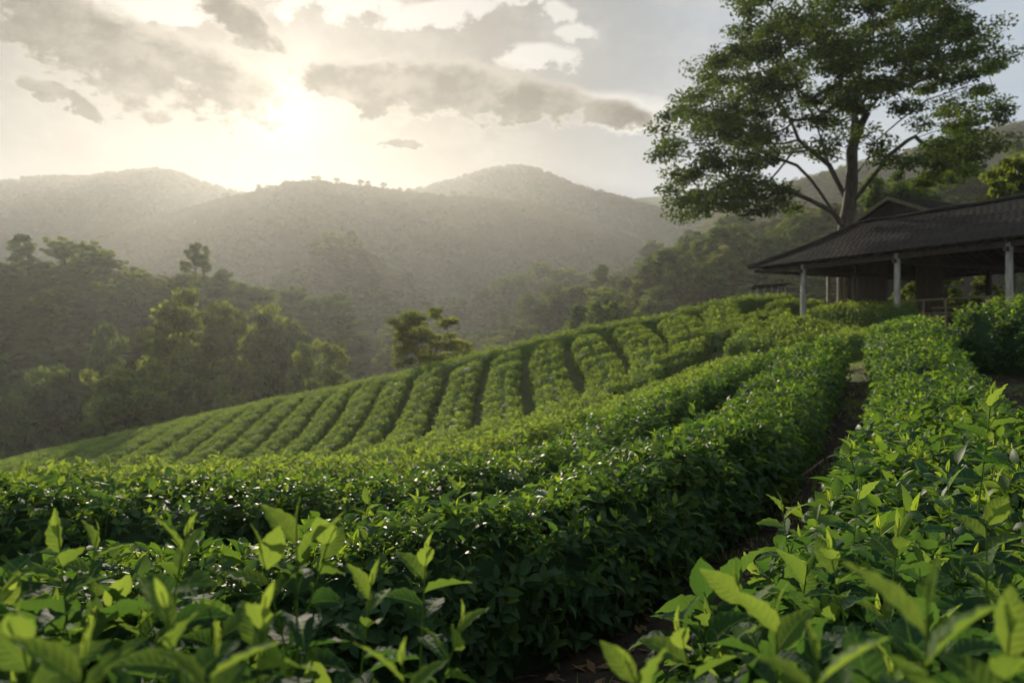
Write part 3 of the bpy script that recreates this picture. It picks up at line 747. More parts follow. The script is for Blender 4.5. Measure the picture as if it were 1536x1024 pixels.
# prototypes, about 10 m tall
def proto(kind, seed, mats, nleaf, lsize, tmean=.35):
    r = np.random.default_rng(seed); cl = []; H = 10.
    limbs = [(-1, [np.array([0, 0, z]) + np.r_[r.normal(size=2) * .12 * (z > 0), 0] for z in np.r_[-1.5, np.linspace(.8, 7.6 if kind not in ('bush',) else 3, 7)]])]
    if kind == 'broad':
        lobes = [(r.uniform(-2.7, 2.7), r.uniform(-2.7, 2.7), r.uniform(4.2, 7.9), r.uniform(1.3, 2.1)) for _ in range(11)] + [(0, 0, 8.2, 1.7)]
        for L in lobes:
            for _ in range(11):
                u = r.normal(size=3); u /= np.linalg.norm(u); cl.append(np.array(L[:3]) + u * L[3] * np.array([1, 1, .75]) * r.uniform(.6, 1))
        crad, flat = .62, .6
    elif kind == 'dome':
        for _ in range(210):
            u = r.normal(size=3); u /= np.linalg.norm(u); u[2] = abs(u[2]) * 1.15 - .25
            k = 1 + .16 * math.sin(u[0] * 5 + seed) + .14 * math.sin(u[1] * 6 + 2 * seed)
            cl.append(np.array([0, 0, 4.0]) + u * np.array([4.2, 4.2, 5.6]) * k * r.uniform(.78, 1))
        crad, flat = .75, .55
    elif kind == 'tall':
        for _ in range(105):
            z = r.uniform(2.6, 9.8); rr = 2.3 * (1 - ((z - 5.6) / 4.6) ** 2) ** .5 if abs(z - 5.6) < 4.6 else .2
            rr *= .75 + .3 * math.sin(z * 2.4 + seed); a = r.uniform(0, 6.28); cl.append(np.array([rr * math.cos(a) * r.uniform(.4, 1), rr * math.sin(a) * r.uniform(.4, 1), z]))
        crad, flat = .62, .55
    elif kind == 'umbrella':
        for tz, tr, m in ((9.5, 1.2, 10), (9.0, 2.2, 22), (8.3, 2.7, 20), (6.6, 1.4, 9)):
            for _ in range(m):
                a = r.uniform(0, 6.28); q = tr * r.uniform(.2, 1) ** .6; cl.append(np.array([q * math.cos(a), q * math.sin(a), tz + r.normal() * .30 - .07 * q * q]))
        crad, flat = .55, .4
    elif kind == 'open':
        for _ in range(24):
            a = r.uniform(0, 6.28); e = r.uniform(0, 1); c0 = np.array([3.0 * math.cos(a) * r.uniform(.3, 1), 3.0 * math.sin(a) * r.uniform(.3, 1), 5.0 + 4.6 * e])
            for _ in range(5): cl.append(c0 + r.normal(size=3) * [.5, .5, .22])
        crad, flat = .52, .5
    else:  # bush
        for _ in range(60):
            u = r.normal(size=3); u /= np.linalg.norm(u); u[2] = abs(u[2]); k = 1 + .25 * math.sin(u[0] * 5 + seed)
            cl.append(np.array([0, 0, .8]) + u * np.array([6., 6., 8.]) * k * r.uniform(.55, 1))
        crad, flat = 1.1, .6
    return tree_mesh(seed, limbs, np.array(cl), crad, flat, nleaf, lsize, .24, .014, mats, step=.8, seg=6, up=.45, tmean=tmean)

PR = {
 'broad': [proto('broad', 21, [M['tree_dark']], 70, .42), proto('broad', 22, [M['tree']], 70, .42)],
 'dome': [proto('dome', 23, [M['tree_olive']], 100, .36), proto('dome', 24, [M['tree_dark']], 80, .42)],
 'tall': [proto('tall', 25, [M['tree_dark']], 70, .42), proto('tall', 26, [M['tree_dark']], 70, .42)],
 'umbrella': [proto('umbrella', 27, [M['tree_dark']], 80, .36), proto('umbrella', 28, [M['tree_dark']], 80, .36)],
 'open': [proto('open', 29, [M['tree_olive']], 125, .26, .5), proto('open', 30, [M['tree']], 125, .26, .5)],
 'bush': [proto('bush', 31, [M['tree']], 90, .7), proto('bush', 32, [M['tree_dark']], 90, .7)],
}
FIRST = {}
def plant(kind, v, x, y, z, H, label, group=None, wide=1.0):
    key = (kind, v); rz = random.uniform(0, 6.28)
    s = H / 10.0
    nm = {'broad': 'broadleaf_tree', 'dome': 'broadleaf_tree', 'tall': 'tall_tree', 'umbrella': 'umbrella_tree', 'open': 'broadleaf_tree', 'bush': 'shrub'}[kind]
    if key not in FIRST:
        FIRST[key] = put_tree(PR[kind][v], nm, (x, y, z), s * wide, rz, label, group, s)
        return FIRST[key]
    return copy_tree(FIRST[key], (x, y, z), s * wide, rz, label, group, s)
def plant_px(kind, v, px, ptop, d, label, group=None, wpx=None, zf=None):
    top = P(px, ptop, d); x, y = top[0], d
    z = g1(x, y) if zf is None else zf((px - 768) / F, d)
    z = float(np.max(z)); H = top[2] - z
    wide = 1.0
    if wpx:
        w0 = {'broad': 8.0, 'dome': 9.2, 'tall': 5.0, 'umbrella': 5.6, 'open': 6.6, 'bush': 13.5}[kind]
        wide = (wpx / F * d) / (w0 * H / 10.0)
    return plant(kind, v, x, y, z - .2, H, label, group, wide)

plant_px('open', 0, 648, 450, 52, 'lone round-topped tree standing by itself on the crest of the tea slope', wpx=128)
plant_px('dome', 0, 322, 420, 97, 'biggest olive green tree of the valley, broad domed crown', wpx=250)
plant_px('dome', 1, 425, 434, 103, 'dark narrow tree pressed against the right side of the biggest valley tree', wpx=125)
plant_px('open', 1, 480, 506, 84, 'small open-crowned tree between the biggest valley tree and the lone tree', wpx=92)
plant_px('broad', 1, 190, 534, 84, 'yellowish bushy tree with layered boughs below the biggest valley tree', wpx=138)
plant_px('broad', 0, 66, 525, 90, 'dark rounded tree near the left edge, beside the yellowish layered tree', wpx=150)
plant_px('tall', 0, 160, 487, 103, 'small dark tree peeping out between the biggest valley tree and the left edge', wpx=80)
plant_px('bush', 0, 345, 564, 78, 'bright green bush on the crest, right one of two below the biggest valley tree', wpx=70)
plant_px('bush', 1, 288, 570, 80, 'duller green bush on the crest, left one of two below the biggest valley tree', wpx=66)
plant_px('dome', 1, 12, 560, 92, 'dense dark tree cut by the left edge above the tea rows', wpx=110)
plant_px('dome', 1, 1085, 326, 134, 'tall rounded tree left of the big spreading tree, highest of the dark pair', wpx=88, zf=H4b)
plant_px('dome', 1, 1003, 358, 132, 'tall dark tree, lower one of the pair left of the big spreading tree', wpx=84, zf=H4b)
plant_px('broad', 0, 1338, 226, 46, 'dense green tree behind the gabled house roof', wpx=150)
plant_px('broad', 1, 1520, 212, 38, 'yellow-green tree rising above the pavilion roof at the right edge', wpx=150)
for k_, (a_, b_, w_) in enumerate([(1365, 408, 70), (1432, 402, 90), (1490, 398, 80), (1560, 392, 90), (1630, 380, 110)]):
        pass
SHRUBS = [(1365, 408, 70), (1432, 402, 90), (1490, 398, 80), (1560, 392, 90), (1630, 380, 110)]
def back_shrub(k_, a_, b_, w_):
    plant_px('bush', k_ % 2, a_, b_, LP(ray_line(a_, 9.6), 9.6, 0)[1], 'leafy shrub half hidden in the shade behind the pavilion', 'shrubs behind the pavilion', wpx=w_)
plant_px('broad', 0, 905, 428, 88, 'dark tree clump hugging the crest left of the small shelter', wpx=105)
plant_px('dome', 1, 945, 440, 84, 'low dark tree behind the crest, right beside the dark clump', wpx=80)
plant_px('tall', 1, 868, 455, 92, 'small dark tree at the left end of the crest clump', wpx=60)
plant_px('bush', 1, 800, 482, 80, 'low dark shrub on the crest above the middle tea rows', wpx=55)
plant_px('bush', 0, 745, 508, 76, 'low scruffy shrub on the crest right of the lone tree', wpx=60)
plant_px('umbrella', 0, 292, 362, 146, 'umbrella-shaped tree sticking up from the left wood', wpx=44, zf=H7)

def wood(hf, n, D0, D1, px0, px1, hmin, hmax, kinds, label, group, seed, bias=1.0):
    r = np.random.default_rng(seed); done = []
    t = 0
    while len(done) < n and t < 6000:
        t += 1
        d = D0 + (D1 - D0) * r.uniform() ** bias; px = r.uniform(px0, px1); q = (px - 768) / F; x = q * d
        if done and min(np.hypot(np.array(done)[:, 0] - x, np.array(done)[:, 1] - d)) < hmin * .42: continue
        z = float(np.max(hf(np.array([q]), np.array([d]))))
        zg = g1(x, d)
        k, v = kinds[r.integers(len(kinds))]
        plant(k, v, x, d, max(z, zg) - .3, r.uniform(hmin, hmax), label, group, r.uniform(.85, 1.25)); done.append((x, d))
DK = [('broad', 0), ('dome', 1), ('tall', 0), ('broad', 1), ('tall', 1), ('dome', 1), ('broad', 0)]
wood(H7, 95, 108, 170, -120, 640, 7, 13, DK + [('umbrella', 1)], 'one of the hazy dark trees crowding the wood left of the lone tree', 'trees of the left wood', 1, .8)
wood(H6, 85, 116, 183, 640, 1120, 6.5, 11, DK, 'one of the pale hazy trees on the wooded slope right of the lone tree', 'trees of the hazy middle slope', 2, .8)
wood(H4b, 80, 86, 142, 860, 1620, 5.5, 9.5, DK + [('dome', 0)], 'one of the sunlit trees on the wooded hillside behind the pavilion', 'trees of the right hillside', 3, .8)
wood(H5, 22, 262, 312, 410, 640, 10, 16, DK, 'one of the misty trees covering the small knoll below the sun', 'trees of the misty knoll', 4, .7)
wood(H7b, 26, 195, 257, 420, 860, 9, 15, DK, 'one of the misty trees on the low spur behind the lone tree', 'trees of the misty spur', 5, .7)
wood(H6b, 30, 200, 267, 660, 1080, 9, 15, DK, 'one of the faint trees along the farther wooded spur right of the lone tree', 'trees of the farther spur', 6, .7)
r = np.random.default_rng(9)
for k in range(26):
    px = [388, 402, 470, 478, 505, 540, 552, 575, 590, 600, 612, 640, 655, 680, 705, 730, 752, 790, 820, 338, 318, 280, 262, 236, 210, 180][k]
    q = (px - 768) / F; d = 628.
    z = float(H1(np.array([q]), np.array([d]))[0])
    plant('umbrella' if k % 3 else 'tall', k % 2, q * d, d, z - .5, r.uniform(6, 10.5), 'one of the tiny trees standing out along the top of the middle hill', 'skyline trees of the middle hill', 1.25)

def far_wood(hf, n, D0, D1, px0, px1, size, seed, label):
    r = np.random.default_rng(seed)
    d = D0 + (D1 - D0) * r.uniform(0, 1, n) ** .8; q = (r.uniform(px0, px1, n) - 768) / F; x = q * d
    z = hf(q, d)
    s = size * r.uniform(.55, 1.3, n)
    m = 46; N = n * m
    u = r.normal(size=(N, 3)); u /= np.linalg.norm(u, axis=1)[:, None]; u[:, 2] = np.abs(u[:, 2])
    S = np.repeat(s, m)[:, None]
    nz_ = u * .40 + np.array([0, 0, 1.]) + r.normal(size=(N, 3)) * .10
    c = np.repeat(np.stack([x, d, z], 1), m, 0) + u * S * np.array([.55, .55, .85]) * r.uniform(.7, 1.05, (N, 1))
    R = frames(nz_, r.uniform(0, 6.28, N))
    T = np.array([[0, -.5, 0], [.4, 0, .08], [0, .5, -.05], [-.4, 0, .08]])
    W = np.einsum('nij,vj->nvi', R * (S * .40)[:, :, None], T) + c[:, None]
    ti = np.repeat(np.clip(np.repeat(.5 + .28 * wob(x, d, 14. / (D1 - D0), seed) + r.uniform(-.16, .16, n), m) + r.uniform(-.06, .06, N), 0, 1), 4)
    tag(obj('forest', mesh_data('forest', W.reshape(-1, 3), np.arange(N * 4).reshape(-1, 4), [M['forest']], False, ti)), label, 'forest', None, 'stuff')
far_wood(H1, 15000, 390, 632, -250, 1150, 4.4, 1, 'hazy woodland covering the middle hill below the sun')
far_wood(H4, 4200, 260, 422, 900, 1750, 6.0, 2, 'bluish woodland covering the tall slope behind the big tree')
far_wood(H3, 6000, 735, 842, 480, 1250, 4.6, 3, 'pale woodland on the peaked hill right of the sun')
far_wood(H2, 6000, 710, 832, -300, 520, 4.6, 4, 'pale woodland on the far hill left of the sun')
far_wood(H7, 2600, 100, 170, -300, 680, 5, 5, 'dark undergrowth between the trees of the left wood')
far_wood(H6, 2200, 104, 183, 600, 1250, 4.8, 6, 'hazy undergrowth on the slope right of the lone tree')
far_wood(H4b, 2200, 80, 143, 820, 1700, 4.0, 7, 'undergrowth on the hillside behind the pavilion')
far_wood(H7b, 900, 185, 257, 300, 900, 6.5, 9, 'misty undergrowth on the low spur')
far_wood(H6b, 900, 192, 267, 600, 1150, 6.5, 10, 'faint undergrowth on the farther spur')
far_wood(H5, 700, 235, 312, 380, 700, 8.0, 8, 'misty undergrowth on the small knoll')

# ------------------------------------------------------------------ pavilion
S = 1.25
CO = P(1129, 403, 29.4); EZ = CO[2]                       # front left corner of the eaves
U = np.array([.43, -.90, 0]); U /= np.linalg.norm(U); NN = np.array([-U[1], U[0], 0])
def LP(a, b, z): return np.array([CO[0], CO[1], 0]) + U * a + NN * b + np.array([0, 0, z])
def ray_line(px, b):                                       # a on the line b = const seen at column px
    t = (px - 768) / F; o = LP(0, b, 0)
    return (t * o[1] - o[0]) / (U[0] - t * U[1])
RZ = P(1287, 338, 31.5)[2]; RB = 5.4; BE = 9.0; AL = 16.; AH = .30
pc = LP(7, 4, 0)
pav = empty('pavilion', (pc[0], pc[1], g1(pc[0], pc[1])), 'open-sided timber pavilion with long dark tiled roof and pale posts', 'pavilion')
PO = np.array(pav.location)
def slope(fa, b0, b1, na, nb, thick=.05):
    """tiled slope: fa(t, b) gives a; b runs from eave to ridge"""
    t = np.linspace(0, 1, na); bb = np.linspace(0, 1, nb)
    TT, BB = np.meshgrid(t, bb)
    return TT, BB
def tiled(front=True):
    na, nb = 420, 44
    TT, BB = np.meshgrid(np.linspace(0, 1, na), np.linspace(0, 1, nb))
    a0 = -.15 + (AH + .15) * BB; a = a0 + (AL - a0) * TT
    b = (-.05 + (RB + .05) * BB) if front else (BE + .05 - (BE - RB + .05) * BB)
    z = EZ + (RZ - EZ) * BB
    z = z - .10 * np.sin(PI * BB) * 1.0                    # slight sag
    z = z + .028 * np.abs(np.sin(a * PI / .24)) + .035 * (1 - (BB * 13) % 1.0) + .02 * np.sin(a * .7 + 1) * BB
    V = np.array([CO[0], CO[1], 0]) + a[..., None] * U + b[..., None] * NN; V[..., 2] = z
    V = V.reshape(-1, 3); i = (np.arange(nb - 1)[:, None] * na + np.arange(na - 1)[None]).ravel()
    Q = np.stack([i, i + 1, i + na + 1, i + na], 1)
    return V, Q if front else Q[:, ::-1]
mb = MB()
for f in (True, False):
    V, Q = tiled(f); mb.add(V - PO, Q)
nh = 60
TT, BB = np.meshgrid(np.linspace(0, 1, 120), np.linspace(0, 1, 40))
b = -.05 + (RB + .05) * BB + (BE + .1) * TT * (1 - BB); a = -.15 + (AH + .15) * BB
z = EZ + (RZ - EZ) * BB - .10 * np.sin(PI * BB) + .026 * np.abs(np.sin(b * PI / .24)) + .03 * (1 - (BB * 13) % 1.0)
V = np.array([CO[0], CO[1], 0]) + a[..., None] * U + b[..., None] * NN; V[..., 2] = z
i = (np.arange(39)[:, None] * 120 + np.arange(119)[None]).ravel()
mb.add(V.reshape(-1, 3) - PO, np.stack([i, i + 120, i + 121, i + 1], 1))
roof = obj('roof', mb.me('roof', [M['roof']], False), pav)
sm = roof.modifiers.new('thick', 'SOLIDIFY'); sm.thickness = .05; sm.offset = -1
mb = MB(); mb.tube(np.array([LP(a, RB, RZ + .06 + .02 * math.sin(a * 2)) for a in np.linspace(AH - .1, AL, 40)]) - PO, .10, 8)
mb.tube(np.array([LP(-.15 + (AH + .1) * t, -.05 + (RB + .05) * t, EZ + (RZ - EZ) * t - .08 * math.sin(PI * t) + .08) for t in np.linspace(0, 1, 16)]) - PO, .08, 8)
obj('ridge_cap', mb.me('ridge_cap', [M['roof']], True), pav)
FZ = .42                                                  # pavilion floor height
posts = [(ray_line(1205, .30), .30), (ray_line(1346, .30), .30), (ray_line(1514, .30), .30)]
st = posts[2][0] - posts[1][0]
posts.append((posts[2][0] + st, .30))
for a, b in posts:
    p = LP(a, b, 0); zg = min(g1(p[0], p[1]), FZ) - .25
    mb = MB(); mb.tube(np.array([[p[0], p[1], z] for z in (zg, .9, 1.9, EZ - .02)]) - PO, [.105, .10, .096, .092], 14)
    mb.tube(np.array([[p[0], p[1], z] for z in (zg, FZ + .12)]) - PO, .135, 14)
    obj('post', mb.me('post', [M['post']], True), pav)
for px in (1243, 1260, 1268, 1281):
    a = ray_line(px, 5.2); p = LP(a, 5.2, 0)
    mb = MB(); mb.tube(np.array([[p[0], p[1], z] for z in (g1(p[0], p[1]) - .2, 1.8, EZ + .3)]) - PO, [.085, .08, .075], 8)
    obj('inner_post', mb.me('inner_post', [M['bamboo']], True), pav)
for a in (3.6, 7.2, 10.8, 14.4):
    p = LP(a, BE - .35, 0)
    mb = MB(); mb.tube(np.array([[p[0], p[1], z] for z in (g1(p[0], p[1]) - .3, 1.9, EZ - .02)]) - PO, .11, 10)
    obj('rear_post', mb.me('rear_post', [M['timber']], True), pav)
mb = MB()
for b in (.30, BE - .35):
    mb.box(LP(.15, b - .06, EZ - .20) - PO, U * (AL - .3), NN * .12, [0, 0, .16])
for a, b in posts: mb.box(LP(a - .05, .1, EZ - .33) - PO, U * .10, NN * (BE - .2), [0, 0, .13])
mb.box(LP(-.02, .1, EZ - .16) - PO, U * .1, NN * (BE - .2), [0, 0, .12])
obj('tie_beams', mb.me('tie_beams', [M['timber']]), pav)
mb = MB()
for a in np.arange(.9, AL - .2, .62):
    if a > AH:
        for s in (0, 1):
            b0, b1 = (.0, RB - .05) if s == 0 else (BE, RB + .05)
            o = LP(a, b0, EZ - .10); e = LP(a, b1, RZ - .16)
            mb.tube(np.array([o, (o + e) / 2 - [0, 0, .10], e]) - PO, .04, 5)
obj('rafters', mb.me('rafters', [M['timber']]), pav)
mb = MB()
aw0, aw1 = ray_line(1287, 5.2), ray_line(1331, 5.2)
def boards(mb, a0, a1, b, z0, z1):
    k = 0; a = a0
    while a < a1 - .02:
        w = min(.17, a1 - a); mb.box(LP(a, b + .006 * (k % 3), z0) - PO, U * (w - .008), NN * .03, [0, 0, z1 - z0]); a += w; k += 1
boards(mb, aw0, aw1, 5.2, FZ - .2, EZ + .35)
obj('board_wall', mb.me('board_wall', [M['boards']]), pav)
mb = MB(); boards(mb, ray_line(1372, 5.2), ray_line(1412, 5.2), 5.25, FZ - .2, EZ + .35)
obj('board_wall', mb.me('board_wall', [M['boards']]), pav)
mb = MB(); boards(mb, ray_line(1440, 5.2), 14.5, 5.25, FZ - .2, FZ + .75)
obj('low_wall', mb.me('low_wall', [M['boards']]), pav)
mb = MB(); fa = ray_line(1318, 2.0)
mb.box(LP(fa, 2.0, FZ - .9) - PO, U * (AL - fa - .3), NN * (BE - 2.3), [0, 0, .9])
obj('floor_slab', mb.me('floor_slab', [M['concrete']]), pav)
rail = MB(); ra0, ra1 = ray_line(1350, 2.25), ray_line(1496, 2.25)
rail.tube(np.array([LP(ra0, 2.25, FZ + .95), LP(ra1, 2.25, FZ + .95)]) - PO, .035, 8)
rail.tube(np.array([LP(ra0, 2.25, FZ + .50), LP(ra1, 2.25, FZ + .50)]) - PO, .025, 8)
for a in np.linspace(ra0 + .1, ra1 - .1, 5): rail.tube(np.array([LP(a, 2.25, FZ - .02), LP(a, 2.25, FZ + .97)]) - PO, .035, 6)
obj('railing', rail.me('railing', [M['bamboo']]), pav)

def table_at(a, b, L, W, Hh, name, label, cat, legr=.04):
    o = LP(a, b, FZ)
    t = empty(name, tuple(o), label, cat)
    mb = MB(); mb.box(U * (-L / 2) + NN * (-W / 2) + [0, 0, Hh - .05], U * L, NN * W, [0, 0, .05]); obj('seat' if 'bench' in name else 'tabletop', mb.me('top', [M['bamboo']]), t)
    for sa in (-1, 1):
        for sb in (-1, 1):
            mb = MB(); q = U * sa * (L / 2 - .1) + NN * sb * (W / 2 - .07)
            mb.tube([q, q + [0, 0, Hh - .05]], legr, 6); obj('leg', mb.me('leg', [M['timber']]), t)
table_at(ray_line(1440, 3.6), 3.6, 1.5, .8, .75, 'table', 'plain wooden table in the shade of the pavilion behind the railing', 'table')
table_at(ray_line(1400, 2.8), 2.8, 1.3, .35, .45, 'bench', 'low wooden bench behind the railing near the middle post', 'bench')

for k_, q_ in enumerate(SHRUBS): back_shrub(k_, *q_)

# gabled house behind
ha = P(1342, 296, 36.0)
hs = empty('house', (ha[0] + 2.5 * NN[0], ha[1] + 2.5 * NN[1], g1(ha[0], ha[1])), 'small dark gabled house behind the pavilion roof', 'house')
HO = np.array(hs.location)
hw, dr, hl = 2.85, 1.25, 4.0
def HP(u, n, z): return np.array([ha[0], ha[1], 0]) + U * u + NN * n + np.array([0, 0, z])
for sgn in (-1, 1):
    nu, nb = 140, 20
    TT, BB = np.meshgrid(np.linspace(-.45, hl, nu), np.linspace(0, 1, nb))
    u = sgn * hw * 1.08 * BB; z = ha[2] - dr * 1.08 * BB + .03 * np.abs(np.sin(TT * PI / .24)) + .03 * (1 - (BB * 9) % 1.0) * 0 + .12 * (BB - .5) ** 2
    V = np.array([ha[0], ha[1], 0]) + u[..., None] * U + TT[..., None] * NN; V[..., 2] = z
    i = (np.arange(nb - 1)[:, None] * nu + np.arange(nu - 1)[None]).ravel(); Q = np.stack([i, i + 1, i + nu + 1, i + nu], 1)
    mb = MB(); mb.add(V.reshape(-1, 3) - HO, Q if sgn < 0 else Q[:, ::-1])
    o = obj('roof', mb.me('roof', [M['roof']]), hs); s_ = o.modifiers.new('thick', 'SOLIDIFY'); s_.thickness = .07; s_.offset = -1
    mb = MB(); mb.box(HP(0, -.50, ha[2] - .16) - HO, U * sgn * hw * 1.08 + np.array([0, 0, -dr * 1.08]), NN * .045, [0, 0, .17])
    obj('barge_board', mb.me('barge_board', [M['bamboo']]), hs)
mb = MB()
zg = g1(ha[0], ha[1]) - .4; ez = ha[2] - dr - .05
A_ = [HP(-hw * .93, 0, zg), HP(hw * .93, 0, zg), HP(hw * .93, 0, ez), HP(0, 0, ha[2] - .1), HP(-hw * .93, 0, ez)]
B_ = [p + NN * (hl - .4) for p in A_]
mb.add(np.array(A_ + B_) - HO, [[0, 1, 2, 4], [5, 9, 7, 6], [1, 6, 7, 2], [0, 4, 9, 5]], [[4, 2, 3], [9, 8, 7]])
obj('wall', mb.me('wall', [M['timber']]), hs)
mb = MB()
for k in range(6): mb.box(HP(-.75 + k * .26, -.05, ez + .12) - HO, U * .10, NN * .04, [0, 0, .55 - abs(k - 2.5) * .12])
obj('gable_vent', mb.me('gable_vent', [M['timber']]), hs)

# small open shelter on the slope beyond the crest
sh0 = P(1150, 430, 40.0)
zsg = g1(sh0[0], sh0[1])
sh = empty('shelter', (sh0[0], sh0[1], zsg), 'small flat-roofed wooden shelter on the crest left of the pavilion', 'shelter')
mb = MB(); zt = sh0[2] - zsg
for k in range(9): mb.box([-.95 + k * .22, -.7, zt - .02 + .03 * k * (.4) + .004 * (k % 2)], [.21, 0, .015], [0, 1.4, 0], [0, 0, .045])
obj('roof', mb.me('roof', [M['roof']]), sh)
for x in (-.7, .05, .75):
    for y in (-.5, .5):
        mb = MB(); mb.tube([[x, y, -.2], [x + .04, y, zt + .02]], .05, 6); obj('post', mb.me('post', [M['post']]), sh)
mb = MB(); mb.box([-.8, -.56, zt - .10], [1.6, 0, .06], [0, .06, 0], [0, 0, .07]); mb.box([-.8, .5, zt - .10], [1.6, 0, .06], [0, .06, 0], [0, 0, .07])
obj('beams', mb.me('beams', [M['timber']]), sh)

# stone steps on the path
for k, (px, py, d) in enumerate([(1432, 512, 15.2), (1424, 492, 17.2)]):
    p = P(px, py, d); z = g1(p[0], p[1])
    mb = MB(); r = np.random.default_rng(k)
    n = 12; th = np.arange(n) / n * 2 * PI
    rx = .55 + r.uniform(-.06, .06, n); ry = .24 + r.uniform(-.03, .03, n)
    base = np.stack([rx * np.sign(np.cos(th)) * np.abs(np.cos(th)) ** .5, ry * np.sign(np.sin(th)) * np.abs(np.sin(th)) ** .5, 0 * th], 1)
    V = np.vstack([base * 1.03 + [0, 0, -.12], base + [0, 0, .09], base * .94 + [0, 0, .12], [[0, 0, .125]]])
    Q = [(i_ + a, (i_ + 1) % n + a, (i_ + 1) % n + a + n, i_ + a + n) for a in (0, n) for i_ in range(n)]
    T = [(2 * n + i_, 2 * n + (i_ + 1) % n, 3 * n) for i_ in range(n)]
    mb.add(V, Q, T)
    o = obj('stone_step', mb.me('stone_step', [M['stone']], False)); o.location = (p[0], p[1], z); o.rotation_euler = (0, 0, -.1 + .2 * k)
    tag(o, ['worn stone step on the path between the wide and the bulky hedge, lower one', 'worn stone step on the path closer to the pavilion, upper one'][k], 'step')

# ------------------------------------------------------------------ air
def haze():
    m = bpy.data.materials.new('haze'); m.use_nodes = True; t = NT(m.node_tree)
    t.N.remove(t.N['Principled BSDF'])
    v = t.new('ShaderNodeVolumePrincipled')
    v.inputs['Color'].default_value = (.79, .80, .80, 1)
    v.inputs['Density'].default_value = HAZE_D
    v.inputs['Anisotropy'].default_value = HAZE_G
    t.L.new(v.outputs[0], t.N['Material Output'].inputs['Volume'])
    mb = MB(); mb.box([-1170, -310, -64], [2340, 0, 0], [0, 1300, 0], [0, 0, 64 + HAZE_TOP])
    o = obj('haze', mb.me('haze', [m])); tag(o, kind='stuff')
HAZE_D, HAZE_G, HAZE_TOP = .00026, .55, 204
haze()

# ------------------------------------------------------------------ sun and sky
SUN_AZ, SUN_EL = math.atan2(-.294, 1), math.radians(16.3)
sd = Vector((math.sin(SUN_AZ) * math.cos(SUN_EL), math.cos(SUN_AZ) * math.cos(SUN_EL), math.sin(SUN_EL)))
ld = bpy.data.lights.new('sun', 'SUN'); ld.energy = 5.0; ld.angle = math.radians(.53); ld.color = (1, .875, .69)
lo = bpy.data.objects.new('sun', ld); C.objects.link(lo)
lo.rotation_euler = (-sd).to_track_quat('-Z', 'Y').to_euler(); lo.location = (-20, 60, 40)

w = bpy.data.worlds.new('World'); bpy.context.scene.world = w; w.use_nodes = True
t = NT(w.node_tree); bg = t.N['Background']
sky = t.new('ShaderNodeTexSky', sky_type='NISHITA'); sky.sun_disc = False
sky.sun_elevation = SUN_EL; sky.sun_rotation = SUN_AZ
sky.air_density = 1.0; sky.dust_density = 2.2; sky.ozone_density = 1.0
SKY_S = .05 ; WK = .42
dirv = t.new('ShaderNodeTexCoord').outputs['Generated']
sp = t.new('ShaderNodeSeparateXYZ'); t.L.new(dirv, sp.inputs[0])
az = t.m('ARCTAN2', sp.outputs[0], sp.outputs[1]); el = t.m('ARCSINE', sp.outputs[2])
def pe(px, py): return math.atan2(px - 768, F), math.atan2(512 - py, math.hypot(F, px - 768))
# ragged cloud field in azimuth / elevation
cv = t.new('ShaderNodeCombineXYZ'); t.L.new(az, cv.inputs[0]); t.L.new(t.m('MULTIPLY', el, 1.5), cv.inputs[1])
n_big = t.noise(cv.outputs[0], 9, 9, .58); n_fine = t.noise(cv.outputs[0], 30, 7, .6); n_w = t.noise(cv.outputs[0], 5, 5, .6)
wx = t.m('MULTIPLY', t.m('SUBTRACT', n_big, .5), .11); wy = t.m('MULTIPLY', t.m('SUBTRACT', n_fine, .5), .035)
azw = t.m('ADD', az, wx); elw = t.m('ADD', t.m('ADD', el, t.m('MULTIPLY', wx, .35)), wy)
def blob(px, py, rx, ry, deg=0, flatb=1.0):
    a0, e0 = pe(px, py); rx /= F; ry /= F; c, s = math.cos(math.radians(deg)), math.sin(math.radians(deg))
    da = t.m('SUBTRACT', azw, a0); de = t.m('SUBTRACT', elw, e0)
    u = t.m('ADD', t.m('MULTIPLY', da, c / rx), t.m('MULTIPLY', de, s / rx))
    v = t.m('ADD', t.m('MULTIPLY', da, -s / ry), t.m('MULTIPLY', de, c / ry))
    if flatb != 1: v = t.m('MULTIPLY', v, t.ss(v, -.05, .05, flatb, 1.0))
    r2 = t.m('ADD', t.m('MULTIPLY', u, u), t.m('MULTIPLY', v, v))
    return t.m('SUBTRACT', 1.0, t.m('SQRT', r2))
def mx(l):
    o = l[0]
    for q in l[1:]: o = t.m('MAXIMUM', o, q)
    return o
dark = mx([blob(160, 75, 165, 52, -17), blob(290, 118, 150, 48, -14), blob(70, 45, 95, 40, -20), blob(560, 138, 130, 40, -4, 1.5), blob(665, 140, 170, 46, -3, 1.5), blob(800, 160, 120, 38, -8, 1.4), blob(900, 172, 80, 24, -4, 1.2), blob(355, 25, 75, 26, -35), blob(95, 142, 55, 12, -15), blob(605, 215, 34, 9, 0)])
thin = mx([blob(925, 172, 120, 34, -4, 1.2), blob(520, 5, 120, 26, 0), blob(660, 20, 110, 20, 10), blob(815, 84, 62, 20, -5), blob(865, 50, 34, 16, 0), blob(838, 18, 40, 18, 0), blob(770, 0, 60, 14, 0), blob(40, 15, 90, 25, -10), blob(230, 10, 120, 20, 5)])
nn = t.m('ADD', t.m('MULTIPLY', t.m('SUBTRACT', n_big, .5), 1.5), t.m('MULTIPLY', t.m('SUBTRACT', n_fine, .5), 1.5))
dd_ = t.m('ADD', dark, nn); tt_ = t.m('ADD', thin, nn)
f_dark = t.ss(dd_, -.16, .20); f_thin = t.m('MULTIPLY', t.ss(tt_, -.12, .4), .75)
veil = t.m('MULTIPLY', t.ss(t.m('ADD', n_w, t.m('MULTIPLY', n_fine, .25)), .52, .85), t.ss(el, .1, .3, .0, .3))
